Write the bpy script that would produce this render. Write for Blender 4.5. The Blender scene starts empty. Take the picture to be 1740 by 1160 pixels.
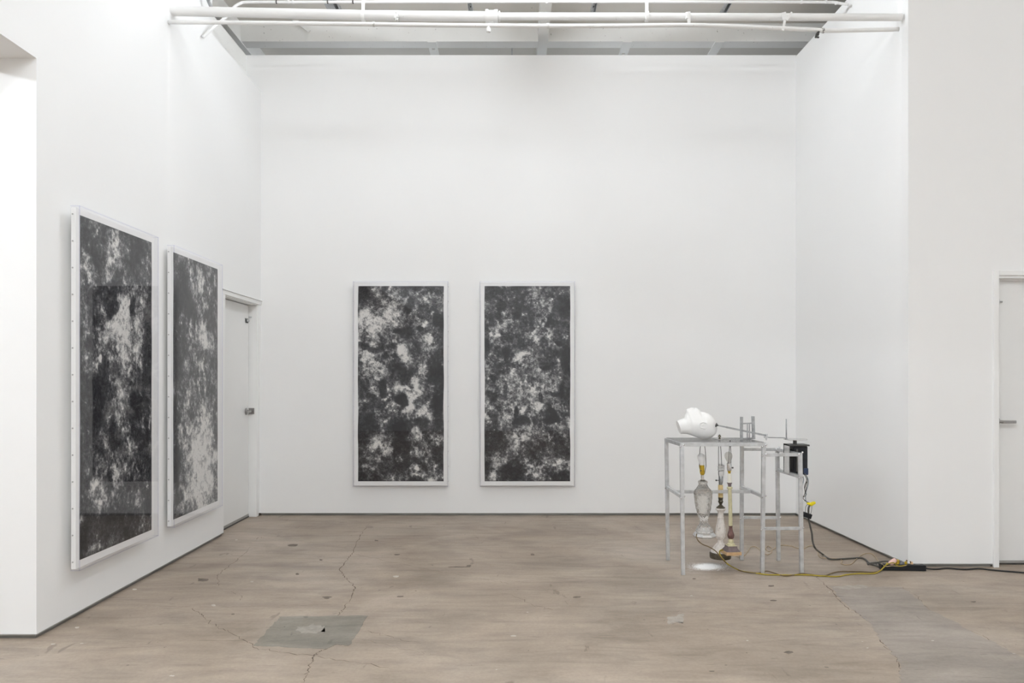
import bpy, bmesh, math, random
import numpy as np
from mathutils import Vector, Matrix

# ------------------------------------------------------------------ camera, world, lights, exposure
scene = bpy.context.scene
COL = scene.collection
F_PX, CX, HOR, H = 1280.0, 870.0, 644.0, 1.34      # focal length in pixels, principal x, horizon y, eye height
cam_data = bpy.data.cameras.new('camera')
cam_data.sensor_width = 36.0
cam_data.lens = F_PX / 1740.0 * 36.0
cam_data.shift_y = (HOR - 580.0) / 1740.0
cam_data.clip_start = 0.05
cam = bpy.data.objects.new('camera', cam_data)
COL.objects.link(cam)
cam.location = (0, 0, H)
cam.rotation_euler = (math.radians(90), 0, 0)
scene.camera = cam

scene.view_settings.view_transform = 'Standard'
scene.view_settings.look = 'None'
scene.view_settings.gamma = 1.0
scene.view_settings.use_curve_mapping = False
scene.view_settings.exposure = 0.0
scene.cycles.max_bounces = 14
scene.cycles.diffuse_bounces = 8
scene.cycles.glossy_bounces = 6
scene.cycles.transmission_bounces = 10
scene.cycles.transparent_max_bounces = 16
scene.cycles.caustics_refractive = True
scene.cycles.sample_clamp_indirect = 6.0

world = bpy.data.worlds.new('world')
scene.world = world
world.use_nodes = True
world.node_tree.nodes['Background'].inputs[0].default_value = (0.9, 0.95, 1.0, 1)
world.node_tree.nodes['Background'].inputs[1].default_value = 0.25

# strip lights along the room: (x, y centre, z, length, radiance); the fixtures further down are built from this list
LIGHTS = [(-0.95, 5.25, 4.56, 1.6, 34.0), (0.25, 5.25, 4.56, 1.6, 182.0)]
for lx, wa, wb in ((-0.95, 220.0, 235.0), (0.25, 180.0, 225.0), (1.45, 165.0, 225.0)):
    LIGHTS += [(lx, 0.2, 4.56, 1.6, wa), (lx, -2.5, 4.56, 1.6, wb)]
LIGHTS.append((0.0, 8.75, 3.4, 2.3, 110.0))         # added fill light behind the back partition, lifts the dark deck and beam
LIGHTS.append((-4.2, 1.6, 3.3, 2.3, 205.0))       # adjoining room
LIGHT_COLOR = (0.918, 0.972, 1.032)

# ------------------------------------------------------------------ helpers
R = math.radians
rnd = random.Random(7)


def P(x, y, d):
    """pixel of the photograph seen at depth d -> point of the room"""
    return Vector(((x - CX) / F_PX * d, d, H - (y - HOR) / F_PX * d))


def FL(x, y, z=0.0):
    d = F_PX * (H - z) / (y - HOR)
    return Vector(((x - CX) / F_PX * d, d, z))


def tag(o, label, cat, group=None, kind=None):
    o['label'] = label
    if cat:
        o['category'] = cat
    if group:
        o['group'] = group
    if kind:
        o['kind'] = kind
    return o


def struct(o, label=None, cat=None):
    o['kind'] = 'structure'
    if label:
        o['label'] = label
    if cat:
        o['category'] = cat
    return o


def thing(name, loc, label, cat, group=None):
    o = bpy.data.objects.new(name, None)
    COL.objects.link(o)
    o.location = loc
    o.empty_display_size = 0.1
    return tag(o, label, cat, group)


def world_loc(o):
    v = Vector((0, 0, 0))
    while o is not None:
        v = v + o.location
        o = o.parent
    return v


def obj(name, bm, mat, parent=None, smooth=False, angle=None):
    """link a bmesh given in room coordinates as one object (parents are never rotated)"""
    me = bpy.data.meshes.new(name)
    if parent is not None:
        off = world_loc(parent)
        bmesh.ops.translate(bm, verts=bm.verts, vec=-off)
        org = Vector((0, 0, 0))
    else:
        org = Vector((0, 0, 0))
        if len(bm.verts):
            xs = [v.co.x for v in bm.verts]; ys = [v.co.y for v in bm.verts]; zs = [v.co.z for v in bm.verts]
            org = Vector(((min(xs) + max(xs)) / 2, (min(ys) + max(ys)) / 2, min(zs)))
            bmesh.ops.translate(bm, verts=bm.verts, vec=-org)
    bmesh.ops.recalc_face_normals(bm, faces=bm.faces)
    bm.to_mesh(me)
    bm.free()
    me.materials.append(mat)
    if smooth:
        for p in me.polygons:
            p.use_smooth = True
        if angle:
            me.set_sharp_from_angle(angle=R(angle))
    o = bpy.data.objects.new(name, me)
    o.location = org
    COL.objects.link(o)
    if parent is not None:
        o.parent = parent
    return o


def add_box(bm, x0, x1, y0, y1, z0, z1, bevel=0.0):
    vs = [bm.verts.new((x, y, z)) for z in (z0, z1) for y in (y0, y1) for x in (x0, x1)]
    fs = [(0, 1, 3, 2), (4, 6, 7, 5), (0, 4, 5, 1), (2, 3, 7, 6), (0, 2, 6, 4), (1, 5, 7, 3)]
    faces = [bm.faces.new([vs[i] for i in f]) for f in fs]
    if bevel > 0:
        es = list({e for f in faces for e in f.edges})
        bmesh.ops.bevel(bm, geom=es, offset=bevel, segments=2, affect='EDGES', profile=0.5)
    return bm


def box(x0, x1, y0, y1, z0, z1, bevel=0.0):
    return add_box(bmesh.new(), x0, x1, y0, y1, z0, z1, bevel)


def add_bar(bm, a, b, w, h=None, up=(0, 0, 1), bevel=0.0):
    """rectangular bar from a to b"""
    h = h or w
    a, b = Vector(a), Vector(b)
    t = (b - a).normalized()
    u = Vector(up)
    if abs(t.dot(u)) > 0.95:
        u = Vector((0, 1, 0))
    s = t.cross(u).normalized()
    u = s.cross(t).normalized()
    vs = []
    for p in (a, b):
        for i, j in ((-1, -1), (1, -1), (1, 1), (-1, 1)):
            vs.append(bm.verts.new(p + s * (i * w / 2) + u * (j * h / 2)))
    fs = [(0, 1, 2, 3), (7, 6, 5, 4), (0, 4, 5, 1), (1, 5, 6, 2), (2, 6, 7, 3), (3, 7, 4, 0)]
    faces = [bm.faces.new([vs[i] for i in f]) for f in fs]
    if bevel:
        es = list({e for f in faces for e in f.edges})
        bmesh.ops.bevel(bm, geom=es, offset=bevel, segments=2, affect='EDGES', profile=0.5)
    return bm


def bar(a, b, w, h=None, up=(0, 0, 1), bevel=0.0):
    return add_bar(bmesh.new(), a, b, w, h, up, bevel)


def catmull(pts, n=8):
    pts = [Vector(p) for p in pts]
    if len(pts) < 3:
        return pts
    q = [pts[0] * 2 - pts[1]] + pts + [pts[-1] * 2 - pts[-2]]
    out = []
    for i in range(1, len(q) - 2):
        for k in range(n):
            t = k / n
            p0, p1, p2, p3 = q[i - 1], q[i], q[i + 1], q[i + 2]
            out.append(0.5 * ((2 * p1) + (p2 - p0) * t + (2 * p0 - 5 * p1 + 4 * p2 - p3) * t * t
                              + (3 * p1 - p0 - 3 * p2 + p3) * t ** 3))
    out.append(pts[-1])
    return out


def add_tube(bm, pts, r, seg=10, smooth_n=0, radii=None):
    pts = catmull(pts, smooth_n) if smooth_n else [Vector(p) for p in pts]
    n = len(pts)
    t0 = (pts[1] - pts[0]).normalized()
    u = t0.orthogonal().normalized()
    rings = []
    for i, p in enumerate(pts):
        t = (pts[min(i + 1, n - 1)] - pts[max(i - 1, 0)])
        t = t.normalized() if t.length > 1e-9 else t0
        u = (u - t * u.dot(t))
        u = u.normalized() if u.length > 1e-6 else t.orthogonal().normalized()
        w = t.cross(u)
        rr = radii[i] if radii else r
        rings.append([bm.verts.new(p + (u * math.cos(2 * math.pi * k / seg) + w * math.sin(2 * math.pi * k / seg)) * rr)
                      for k in range(seg)])
    for i in range(n - 1):
        for k in range(seg):
            bm.faces.new((rings[i][k], rings[i][(k + 1) % seg], rings[i + 1][(k + 1) % seg], rings[i + 1][k]))
    bm.faces.new(rings[0][::-1])
    bm.faces.new(rings[-1])
    return bm


def tube(pts, r, seg=10, smooth_n=0, radii=None):
    return add_tube(bmesh.new(), pts, r, seg, smooth_n, radii)


def lathe(rows, seg=32, relief=None, sides=None):
    """rows: (centre x, centre y, z, radius); closed at both ends; sides: rotation for few-sided lathes"""
    bm = bmesh.new()
    rings = []
    for (cx, cy, z, r) in rows:
        if r < 1e-5:
            rings.append([bm.verts.new((cx, cy, z))])
            continue
        ring = []
        for k in range(seg):
            a = 2 * math.pi * k / seg + (sides or 0.0)
            rr = r + (relief(a, z, r) if relief else 0.0)
            ring.append(bm.verts.new((cx + rr * math.cos(a), cy + rr * math.sin(a), z)))
        rings.append(ring)
    for i in range(len(rings) - 1):
        A, B = rings[i], rings[i + 1]
        if len(A) == 1 and len(B) == 1:
            continue
        if len(A) == 1:
            for k in range(seg):
                bm.faces.new((A[0], B[(k + 1) % seg], B[k]))
        elif len(B) == 1:
            for k in range(seg):
                bm.faces.new((A[k], A[(k + 1) % seg], B[0]))
        else:
            for k in range(seg):
                bm.faces.new((A[k], A[(k + 1) % seg], B[(k + 1) % seg], B[k]))
    if len(rings[0]) > 1:
        bm.faces.new(rings[0][::-1])
    if len(rings[-1]) > 1:
        bm.faces.new(rings[-1])
    return bm


def prism(poly, z0, z1):
    """poly: list of (x, y), extruded in z"""
    bm = bmesh.new()
    a = [bm.verts.new((x, y, z0)) for x, y in poly]
    b = [bm.verts.new((x, y, z1)) for x, y in poly]
    n = len(poly)
    bm.faces.new(a[::-1])
    bm.faces.new(b)
    for i in range(n):
        bm.faces.new((a[i], a[(i + 1) % n], b[(i + 1) % n], b[i]))
    return bm


def grid_wall(us, vs, keep, pos, back):
    """wall of cells us x vs (cells where keep is true), front at pos(u, v), back face shifted by vector back"""
    bm = bmesh.new()
    fr, bk = {}, {}

    def V(i, j, store, off):
        if (i, j) not in store:
            store[(i, j)] = bm.verts.new(Vector(pos(us[i], vs[j])) + off)
        return store[(i, j)]
    cells = {(i, j) for i in range(len(us) - 1) for j in range(len(vs) - 1)
             if keep((us[i] + us[i + 1]) / 2, (vs[j] + vs[j + 1]) / 2)}
    z = Vector((0, 0, 0)); back = Vector(back)
    for (i, j) in cells:
        c = [(i, j), (i + 1, j), (i + 1, j + 1), (i, j + 1)]
        bm.faces.new([V(a, b, fr, z) for a, b in c])
        bm.faces.new([V(a, b, bk, back) for a, b in c][::-1])
        for k, (di, dj) in enumerate(((0, -1), (1, 0), (0, 1), (-1, 0))):
            if (i + di, j + dj) not in cells:
                a, b = c[k], c[(k + 1) % 4]
                bm.faces.new((V(*a, fr, z), V(*a, bk, back), V(*b, bk, back), V(*b, fr, z)))
    return bm


# ------------------------------------------------------------------ materials
def new_mat(name):
    m = bpy.data.materials.new(name)
    m.use_nodes = True
    nt = m.node_tree
    return m, nt, nt.nodes['Principled BSDF']


def nd(nt, kind, **kw):
    n = nt.nodes.new(kind)
    for k, v in kw.items():
        setattr(n, k, v)
    return n


def noise(nt, scale, detail=4, rough=0.55, vec=None, coord='Object', stretch=None, distortion=0.0):
    tc = nd(nt, 'ShaderNodeTexCoord')
    out = tc.outputs[coord]
    if stretch:
        mp = nd(nt, 'ShaderNodeMapping')
        mp.inputs['Scale'].default_value = stretch
        nt.links.new(out, mp.inputs['Vector'])
        out = mp.outputs['Vector']
    n = nd(nt, 'ShaderNodeTexNoise')
    n.inputs['Scale'].default_value = scale
    n.inputs['Detail'].default_value = detail
    n.inputs['Roughness'].default_value = rough
    n.inputs['Distortion'].default_value = distortion
    nt.links.new(out, n.inputs['Vector'])
    return n.outputs['Fac']


def ramp(nt, fac, stops, interp='LINEAR'):
    r = nd(nt, 'ShaderNodeValToRGB')
    r.color_ramp.interpolation = interp
    el = r.color_ramp.elements
    while len(el) < len(stops):
        el.new(0.5)
    for e, (p, c) in zip(el, stops):
        e.position = p
        e.color = (c, c, c, 1) if isinstance(c, (int, float)) else (*c, 1)
    nt.links.new(fac, r.inputs['Fac'])
    return r.outputs['Color']


def mix(nt, a, b, fac, mode='MIX'):
    m = nd(nt, 'ShaderNodeMix', data_type='RGBA', blend_type=mode)
    for s, v in ((6, a), (7, b), (0, fac)):
        if hasattr(v, 'is_output'):
            nt.links.new(v, m.inputs[s])
        elif isinstance(v, (int, float)):
            m.inputs[s].default_value = v if s == 0 else (v, v, v, 1)
        else:
            m.inputs[s].default_value = (*v, 1)
    return m.outputs[2]


def bump(nt, bsdf, height, strength=0.3, dist=0.002):
    b = nd(nt, 'ShaderNodeBump')
    b.inputs['Strength'].default_value = strength
    b.inputs['Distance'].default_value = dist
    nt.links.new(height, b.inputs['Height'])
    nt.links.new(b.outputs['Normal'], bsdf.inputs['Normal'])


def paint(name, col, rough=0.55, var=0.03, scale=3.0, bump_s=0.05, bump_scale=60, metallic=0.0, spec=0.3):
    m, nt, b = new_mat(name)
    lo = tuple(c * (1 - var) for c in col)
    hi = tuple(min(1, c * (1 + var)) for c in col)
    c = ramp(nt, noise(nt, scale), [(0.3, lo), (0.7, hi)])
    nt.links.new(c, b.inputs['Base Color'])
    b.inputs['Roughness'].default_value = rough
    b.inputs['Metallic'].default_value = metallic
    b.inputs['Specular IOR Level'].default_value = spec
    if bump_s:
        bump(nt, b, noise(nt, bump_scale, 3), bump_s, 0.001)
    return m


def spotted(name, col, spot, thr=0.68, scale=38, rough=0.5):
    """painted surface with dark chips and specks"""
    m, nt, b = new_mat(name)
    base = ramp(nt, noise(nt, 2.5), [(0.3, tuple(c * 0.95 for c in col)), (0.7, col)])
    chips = ramp(nt, noise(nt, scale, 3, 0.6), [(thr, 0.0), (thr + 0.03, 1.0)])
    area = ramp(nt, noise(nt, 1.7, 2), [(0.42, 0.0), (0.6, 1.0)])
    f = mix(nt, chips, area, 1.0, 'MULTIPLY')
    nt.links.new(mix(nt, base, spot, f), b.inputs['Base Color'])
    b.inputs['Roughness'].default_value = rough
    bump(nt, b, noise(nt, 30, 3), 0.12, 0.002)
    return m


def thin_clear(name, tint=(1, 1, 1), ior=1.49, rough=0.0):
    """thin clear sheet: fresnel mirror over a tinted see-through"""
    m, nt, b = new_mat(name)
    nt.nodes.remove(b)
    tr = nd(nt, 'ShaderNodeBsdfTransparent'); tr.inputs[0].default_value = (*tint, 1)
    gl = nd(nt, 'ShaderNodeBsdfGlossy'); gl.inputs['Roughness'].default_value = rough
    gl.inputs[0].default_value = (1, 1, 1, 1)
    fr = nd(nt, 'ShaderNodeFresnel'); fr.inputs[0].default_value = ior
    mx = nd(nt, 'ShaderNodeMixShader')
    ge = nd(nt, 'ShaderNodeNewGeometry')
    inv = nd(nt, 'ShaderNodeMath', operation='SUBTRACT'); inv.inputs[0].default_value = 1.0
    nt.links.new(ge.outputs['Backfacing'], inv.inputs[1])
    mu = nd(nt, 'ShaderNodeMath', operation='MULTIPLY')
    nt.links.new(fr.outputs[0], mu.inputs[0]); nt.links.new(inv.outputs[0], mu.inputs[1])
    nt.links.new(mu.outputs[0], mx.inputs[0])
    nt.links.new(tr.outputs[0], mx.inputs[1])
    nt.links.new(gl.outputs[0], mx.inputs[2])
    nt.links.new(mx.outputs[0], nt.nodes['Material Output'].inputs['Surface'])
    return m


M = {}
M['wall'] = paint('white_wall_paint', (0.86, 0.86, 0.855), 0.6, 0.006, 1.2, 0.04, 120, spec=0.2)
M['trim'] = paint('white_trim_paint', (0.84, 0.84, 0.83), 0.4, 0.01, 4, 0.02, 60)
M['door'] = paint('white_door_paint', (0.80, 0.80, 0.79), 0.4, 0.012, 2.5, 0.02, 60)
M['reveal'] = paint('grey_metal_reveal', (0.27, 0.265, 0.25), 0.5, 0.2, 6, 0.1, 40, metallic=0.4)
M['reveal_lip'] = paint('metal_reveal_lip', (0.42, 0.42, 0.41), 0.4, 0.1, 8, 0.05, 40, metallic=0.6)
M['beam'] = spotted('painted_beam', (0.89, 0.89, 0.87), (0.22, 0.21, 0.19))
M['deck'] = spotted('painted_deck', (0.70, 0.675, 0.63), (0.20, 0.19, 0.17), 0.70, 30, 0.7)
M['pipe'] = spotted('painted_pipe', (0.85, 0.85, 0.84), (0.35, 0.34, 0.32), 0.71, 45, 0.38)
M['strap'] = spotted('chipped_strap', (0.80, 0.80, 0.78), (0.18, 0.17, 0.16), 0.52, 90, 0.5)
M['galv'] = paint('galvanised_strut', (0.42, 0.43, 0.44), 0.42, 0.25, 25, 0.1, 80, metallic=0.7)
M['dark_metal'] = paint('dark_metal', (0.09, 0.088, 0.085), 0.4, 0.2, 20, 0.05, 60, metallic=0.6)
M['steel'] = paint('bare_steel', (0.62, 0.63, 0.64), 0.36, 0.14, 22, 0.06, 90, metallic=0.6)
M['steel_bright'] = paint('polished_steel', (0.68, 0.68, 0.68), 0.25, 0.1, 18, 0.03, 90, metallic=0.9)
M['door_metal'] = paint('satin_nickel', (0.36, 0.35, 0.34), 0.35, 0.1, 30, 0.02, 90, metallic=0.9)
M['plaster'] = paint('white_plaster', (0.87, 0.865, 0.85), 0.75, 0.015, 18, 0.25, 70, spec=0.15)
M['powder'] = paint('white_powder', (0.93, 0.93, 0.92), 0.9, 0.02, 20, 0.0, spec=0.1)
M['mat_board'] = paint('white_mat_board', (0.88, 0.875, 0.86), 0.6, 0.01, 6, 0.04, 150, spec=0.2)
M['screw'] = paint('screw_metal', (0.45, 0.44, 0.43), 0.35, 0.1, 60, 0, metallic=0.9)
M['acrylic'] = thin_clear('clear_acrylic', (0.985, 0.985, 0.99))
M['acrylic_edge'] = thin_clear('acrylic_edge', (0.93, 0.93, 0.97))
M['clear_bulb'] = thin_clear('clear_bulb_glass', (0.80, 0.79, 0.77), 1.5)
M['frosted'] = paint('frosted_bulb', (0.85, 0.85, 0.85), 0.3, 0.01, 20, 0)
M['cfl'] = paint('spiral_bulb_tube', (0.80, 0.79, 0.78), 0.25, 0.02, 30, 0)
M['brass'] = paint('brass', (0.68, 0.47, 0.06), 0.28, 0.2, 60, 0.03, 90, metallic=0.85)
M['bronze'] = paint('dark_bronze', (0.13, 0.115, 0.085), 0.4, 0.3, 60, 0.08, 90, metallic=0.7)
M['sleeve_yellow'] = paint('yellowed_sleeve', (0.72, 0.55, 0.27), 0.5, 0.08, 40, 0.05, 90)
M['sleeve_white'] = paint('cream_sleeve', (0.82, 0.80, 0.71), 0.45, 0.03, 40, 0.02, 90)
M['cream'] = paint('cream_lacquer', (0.55, 0.51, 0.33), 0.4, 0.12, 35, 0.06, 80)
M['maroon'] = paint('maroon_brown', (0.14, 0.075, 0.065), 0.35, 0.35, 70, 0.1, 90)
M['umber'] = paint('purple_umber', (0.16, 0.125, 0.125), 0.45, 0.2, 60, 0.08, 90)
M['gold_wood'] = paint('gilded_wood', (0.50, 0.33, 0.18), 0.45, 0.12, 30, 0.05, 80)
M['black_plastic'] = paint('black_plastic', (0.012, 0.013, 0.015), 0.42, 0.2, 30, 0.03, 90)
M['motor_black'] = paint('black_motor_enamel', (0.015, 0.016, 0.02), 0.25, 0.3, 25, 0.02, 90)
M['blue_black'] = paint('blue_black_cap', (0.03, 0.045, 0.09), 0.4, 0.2, 25, 0.02, 90)
M['cord_black'] = paint('black_rubber_cord', (0.02, 0.02, 0.02), 0.5, 0.2, 30, 0)
M['cord_grey'] = paint('dark_grey_cord', (0.085, 0.08, 0.07), 0.5, 0.15, 30, 0)
M['cord_yellow'] = paint('olive_yellow_cord', (0.34, 0.26, 0.03), 0.4, 0.2, 30, 0)
M['cord_brown'] = paint('brown_cord', (0.13, 0.085, 0.035), 0.4, 0.2, 30, 0)
M['cord_beige'] = paint('beige_cord', (0.46, 0.35, 0.22), 0.45, 0.15, 30, 0)
M['wire_blue'] = paint('blue_grey_wire', (0.14, 0.18, 0.22), 0.45, 0.3, 60, 0)
M['wire_nut'] = paint('yellow_wire_nut', (0.80, 0.66, 0.01), 0.4, 0.05, 60, 0)
M['pink'] = paint('pale_pink_plastic', (0.80, 0.55, 0.50), 0.45, 0.06, 60, 0)
M['gold_plug'] = paint('amber_plug', (0.42, 0.28, 0.02), 0.35, 0.2, 60, 0)
M['tan_plug'] = paint('tan_plug', (0.62, 0.42, 0.25), 0.4, 0.1, 60, 0)
M['grey_plug'] = paint('grey_plug', (0.16, 0.16, 0.17), 0.5, 0.1, 60, 0)
M['crack'] = paint('crack_brown', (0.16, 0.125, 0.10), 0.9, 0.4, 14, 0)  # dark brown of the cracks, laid as flat ribbons
M['fleck'] = paint('pale_paint_fleck', (0.52, 0.48, 0.43), 0.7, 0.15, 30, 0)
M['stain'] = paint('dark_floor_stain', (0.17, 0.14, 0.115), 0.7, 0.3, 30, 0)
M['pale_scuff'] = paint('pale_scuff', (0.375, 0.335, 0.295), 0.7, 0.12, 30, 0)


def concrete(name, cols, rough=0.45, grey=0.0):
    m, nt, b = new_mat(name)
    big = noise(nt, 0.9, 6, 0.62, distortion=0.6)
    c = ramp(nt, big, [(0.28, cols[0]), (0.5, cols[1]), (0.72, cols[2])])
    st = noise(nt, 3.5, 5, 0.65, stretch=(0.55, 2.6, 1.0), distortion=0.8)
    c = mix(nt, c, ramp(nt, st, [(0.3, 0.72), (0.5, 1.0), (0.7, 1.16)]), 0.75, 'MULTIPLY')
    bl = noise(nt, 1.9, 5, 0.6, stretch=(0.8, 1.5, 1.0), distortion=0.5)
    c = mix(nt, c, ramp(nt, bl, [(0.36, 0.80), (0.52, 1.0), (0.66, 1.07)]), 0.85, 'MULTIPLY')
    fine = noise(nt, 60, 4, 0.7)
    c = mix(nt, c, ramp(nt, fine, [(0.3, 0.84), (0.7, 1.10)]), 0.6, 'MULTIPLY')
    # long scratches, two directions
    for sc, strch, thr in ((9, (0.22, 3.2, 1), 0.69), (14, (0.5, 3.0, 1), 0.71), (6, (1.6, 0.5, 1), 0.70)):
        s = noise(nt, sc, 3, 0.6, stretch=strch, distortion=0.35)
        f = ramp(nt, s, [(thr - 0.02, 0.0), (thr + 0.02, 0.55)])
        c = mix(nt, c, tuple(v * 0.55 for v in cols[0]), f)
    # specks
    sp = noise(nt, 26, 2, 0.5)
    c = mix(nt, c, tuple(v * 0.45 for v in cols[0]), ramp(nt, sp, [(0.755, 0.0), (0.775, 0.85)]))
    sp2 = noise(nt, 19, 2, 0.5, stretch=(1, 1.3, 1.7))
    c = mix(nt, c, (0.62, 0.60, 0.56), ramp(nt, sp2, [(0.775, 0.0), (0.79, 0.8)]))
    nt.links.new(c, b.inputs['Base Color'])
    nt.links.new(ramp(nt, big, [(0.3, rough + 0.12), (0.7, rough - 0.04)]), b.inputs['Roughness'])
    b.inputs['Specular IOR Level'].default_value = 0.35
    bump(nt, b, fine, 0.18, 0.002)
    return m


M['floor'] = concrete('stained_concrete', ((0.284, 0.226, 0.176), (0.354, 0.289, 0.230), (0.415, 0.348, 0.284)))
M['patch'] = concrete('grey_concrete_patch', ((0.208, 0.186, 0.155), (0.254, 0.229, 0.192), (0.304, 0.274, 0.232)), 0.6)
M['patch2'] = concrete('grey_trench_fill', ((0.255, 0.217, 0.184), (0.303, 0.261, 0.224), (0.356, 0.308, 0.266)), 0.45)

# crystal: real refraction
m, nt, b = new_mat('cut_crystal')
b.inputs['Base Color'].default_value = (0.96, 0.945, 0.92, 1)
b.inputs['Transmission Weight'].default_value = 0.88
b.inputs['Roughness'].default_value = 0.12
b.inputs['IOR'].default_value = 1.45
M['crystal'] = m


def distressed():
    m, nt, b = new_mat('distressed_white_wood')
    n = noise(nt, 60, 4, 0.7, stretch=(1, 1, 0.35))
    c = ramp(nt, n, [(0.30, (0.40, 0.34, 0.30)), (0.40, (0.72, 0.67, 0.62)), (0.6, (0.84, 0.80, 0.76))])
    nt.links.new(c, b.inputs['Base Color'])
    b.inputs['Roughness'].default_value = 0.6
    bump(nt, b, n, 0.3, 0.001)
    return m


M['distressed'] = distressed()


def print_mat():
    m, nt, b = new_mat('monochrome_print')
    at = nd(nt, 'ShaderNodeAttribute', attribute_name='tone')
    g1 = noise(nt, 110, 4, 0.75)
    g2 = noise(nt, 38, 5, 0.7)
    ad = nd(nt, 'ShaderNodeMath', operation='MULTIPLY_ADD')
    nt.links.new(g1, ad.inputs[0]); ad.inputs[1].default_value = 1.0
    nt.links.new(at.outputs['Fac'], ad.inputs[2])
    ad2 = nd(nt, 'ShaderNodeMath', operation='MULTIPLY_ADD')
    nt.links.new(g2, ad2.inputs[0]); ad2.inputs[1].default_value = 0.8
    nt.links.new(ad.outputs[0], ad2.inputs[2])
    sb = nd(nt, 'ShaderNodeMath', operation='SUBTRACT')
    nt.links.new(ad2.outputs[0], sb.inputs[0]); sb.inputs[1].default_value = 0.9
    c = ramp(nt, sb.outputs[0], [(0.0, (0.012, 0.012, 0.014)), (0.25, (0.040, 0.040, 0.043)),
                                 (0.45, (0.10, 0.10, 0.103)), (0.66, (0.32, 0.315, 0.31)),
                                 (0.95, (0.74, 0.725, 0.69))])
    nt.links.new(c, b.inputs['Base Color'])
    b.inputs['Roughness'].default_value = 0.7
    b.inputs['Specular IOR Level'].default_value = 0.2
    return m


M['print'] = print_mat()
# ------------------------------------------------------------------ the room
D_BACK = 7.41
Z_TOP = 4.526          # top of the back partition
Z_DECK = 4.935
X_R0, X_R1, D_RET = 2.803, 2.822, 5.376
D_JAMB = 3.889


def xl(d):
    return -2.455 - (d - D_JAMB) * 0.0087


def smooth(t):
    t = max(0.0, min(1.0, t))
    return t * t * (3 - 2 * t)


def xl_bump(d, z):
    # feathered jog in the plaster under the pipe ends
    w = 0.035 + 0.55 * (1 - z / 4.2) if z < 4.2 else 0.035
    return 0.016 * smooth((d - (5.40 - w * 0.3)) / w) * smooth(z / 2.4)


floor = struct(obj('floor', box(-7.5, 7.0, -5.0, 9.5, -0.12, 0.0), M['floor']),
               'worn beige brown concrete floor with cracks and patches')
# origin at base, keep texture in room units
ceiling = struct(obj('ceiling', box(-7.5, 7.0, -5.0, 9.5, Z_DECK, Z_DECK + 0.1), M['deck']),
                 'greyish painted roof deck above the beams')

GAP = 0.024
# back wall with its reveal
wb = struct(obj('wall_back', box(-3.2, X_R0 + 0.3, D_BACK, D_BACK + 0.14, GAP, Z_TOP), M['wall']),
            'tall white back partition stopping short of the roof deck')
bb = struct(obj('baseboard_back', box(-2.47, X_R0 + 0.01, D_BACK + 0.012, D_BACK + 0.10, 0.0, GAP), M['reveal']),
            'grey recessed metal strip below the back wall')
obj('reveal_lip', box(-2.47, X_R0, D_BACK - 0.003, D_BACK + 0.02, GAP - 0.005, GAP + 0.001), M['reveal_lip'], bb)

# left wall: opening towards the camera, door recess, notch at the top
us = sorted({-5.0, D_JAMB, 4.6, 5.0, 5.2, 5.28, 5.34, 5.37, 5.39, 5.40, 5.41, 5.42, 5.435, 5.45, 5.48, 5.54, 5.62, 5.8, 6.18, 6.47, 7.34, D_BACK + 0.02})
vs = [GAP, 0.5, 1.0, 1.5, 2.081, 2.5, 2.996, 3.6, 4.17, Z_DECK + 0.01]


def keep_left(d, z):
    if d < D_JAMB and z < 2.996:
        return False
    if 6.47 < d < 7.34 and z < 2.081:
        return False
    if d > 6.18 and z > 4.17:
        return False
    return True


wl = struct(obj('wall_left', grid_wall(us, vs, keep_left, lambda d, z: (xl(d) + xl_bump(d, z), d, z), (-0.5, 0, 0)), M['wall'], smooth=True, angle=20),
            'white left wall carrying two tall framed works')
bl = struct(obj('baseboard_left', prism([(xl(D_JAMB) - 0.012, D_JAMB + 0.012), (xl(6.47) - 0.012, 6.46), (xl(6.47) - 0.09, 6.46), (xl(D_JAMB) - 0.09, D_JAMB + 0.012)], 0, GAP), M['reveal']),
            'grey recessed metal strip below the left wall')
obj('reveal_lip', prism([(xl(D_JAMB) + 0.003, D_JAMB), (xl(6.47) + 0.003, 6.47), (xl(6.47) - 0.02, 6.47), (xl(D_JAMB) - 0.02, D_JAMB)], GAP - 0.005, GAP + 0.001), M['reveal_lip'], bl)
# face behind the notch in the top of the left wall
struct(obj('trim_1', box(-2.76, -2.616, 5.9, D_BACK, 3.9, Z_TOP), M['beam']), 'white boarded face above the notch in the left wall')
# jamb of the wide opening
struct(obj('wall_jamb', box(-7.4, xl(D_JAMB) - 0.5, D_JAMB, D_JAMB + 0.13, GAP, 4.9), M['wall']), 'bright white end wall in the opening at the left')
bj = struct(obj('baseboard_jamb', box(-7.4, xl(D_JAMB) - 0.012, D_JAMB + 0.014, D_JAMB + 0.1, 0, GAP), M['reveal']), 'grey strip below the end wall')
obj('reveal_lip', box(-7.4, xl(D_JAMB), D_JAMB - 0.003, D_JAMB + 0.02, GAP - 0.005, GAP + 0.001), M['reveal_lip'], bj)

# right wall
def xr(d, z):
    base = X_R1 + (X_R0 - X_R1) * (d - D_RET) / (D_BACK - D_RET)
    w = 0.03 + 0.42 * (1 - min(z, 4.2) / 4.2)
    return base - 0.018 * smooth((d - 5.46) / w) + 0.006


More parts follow.
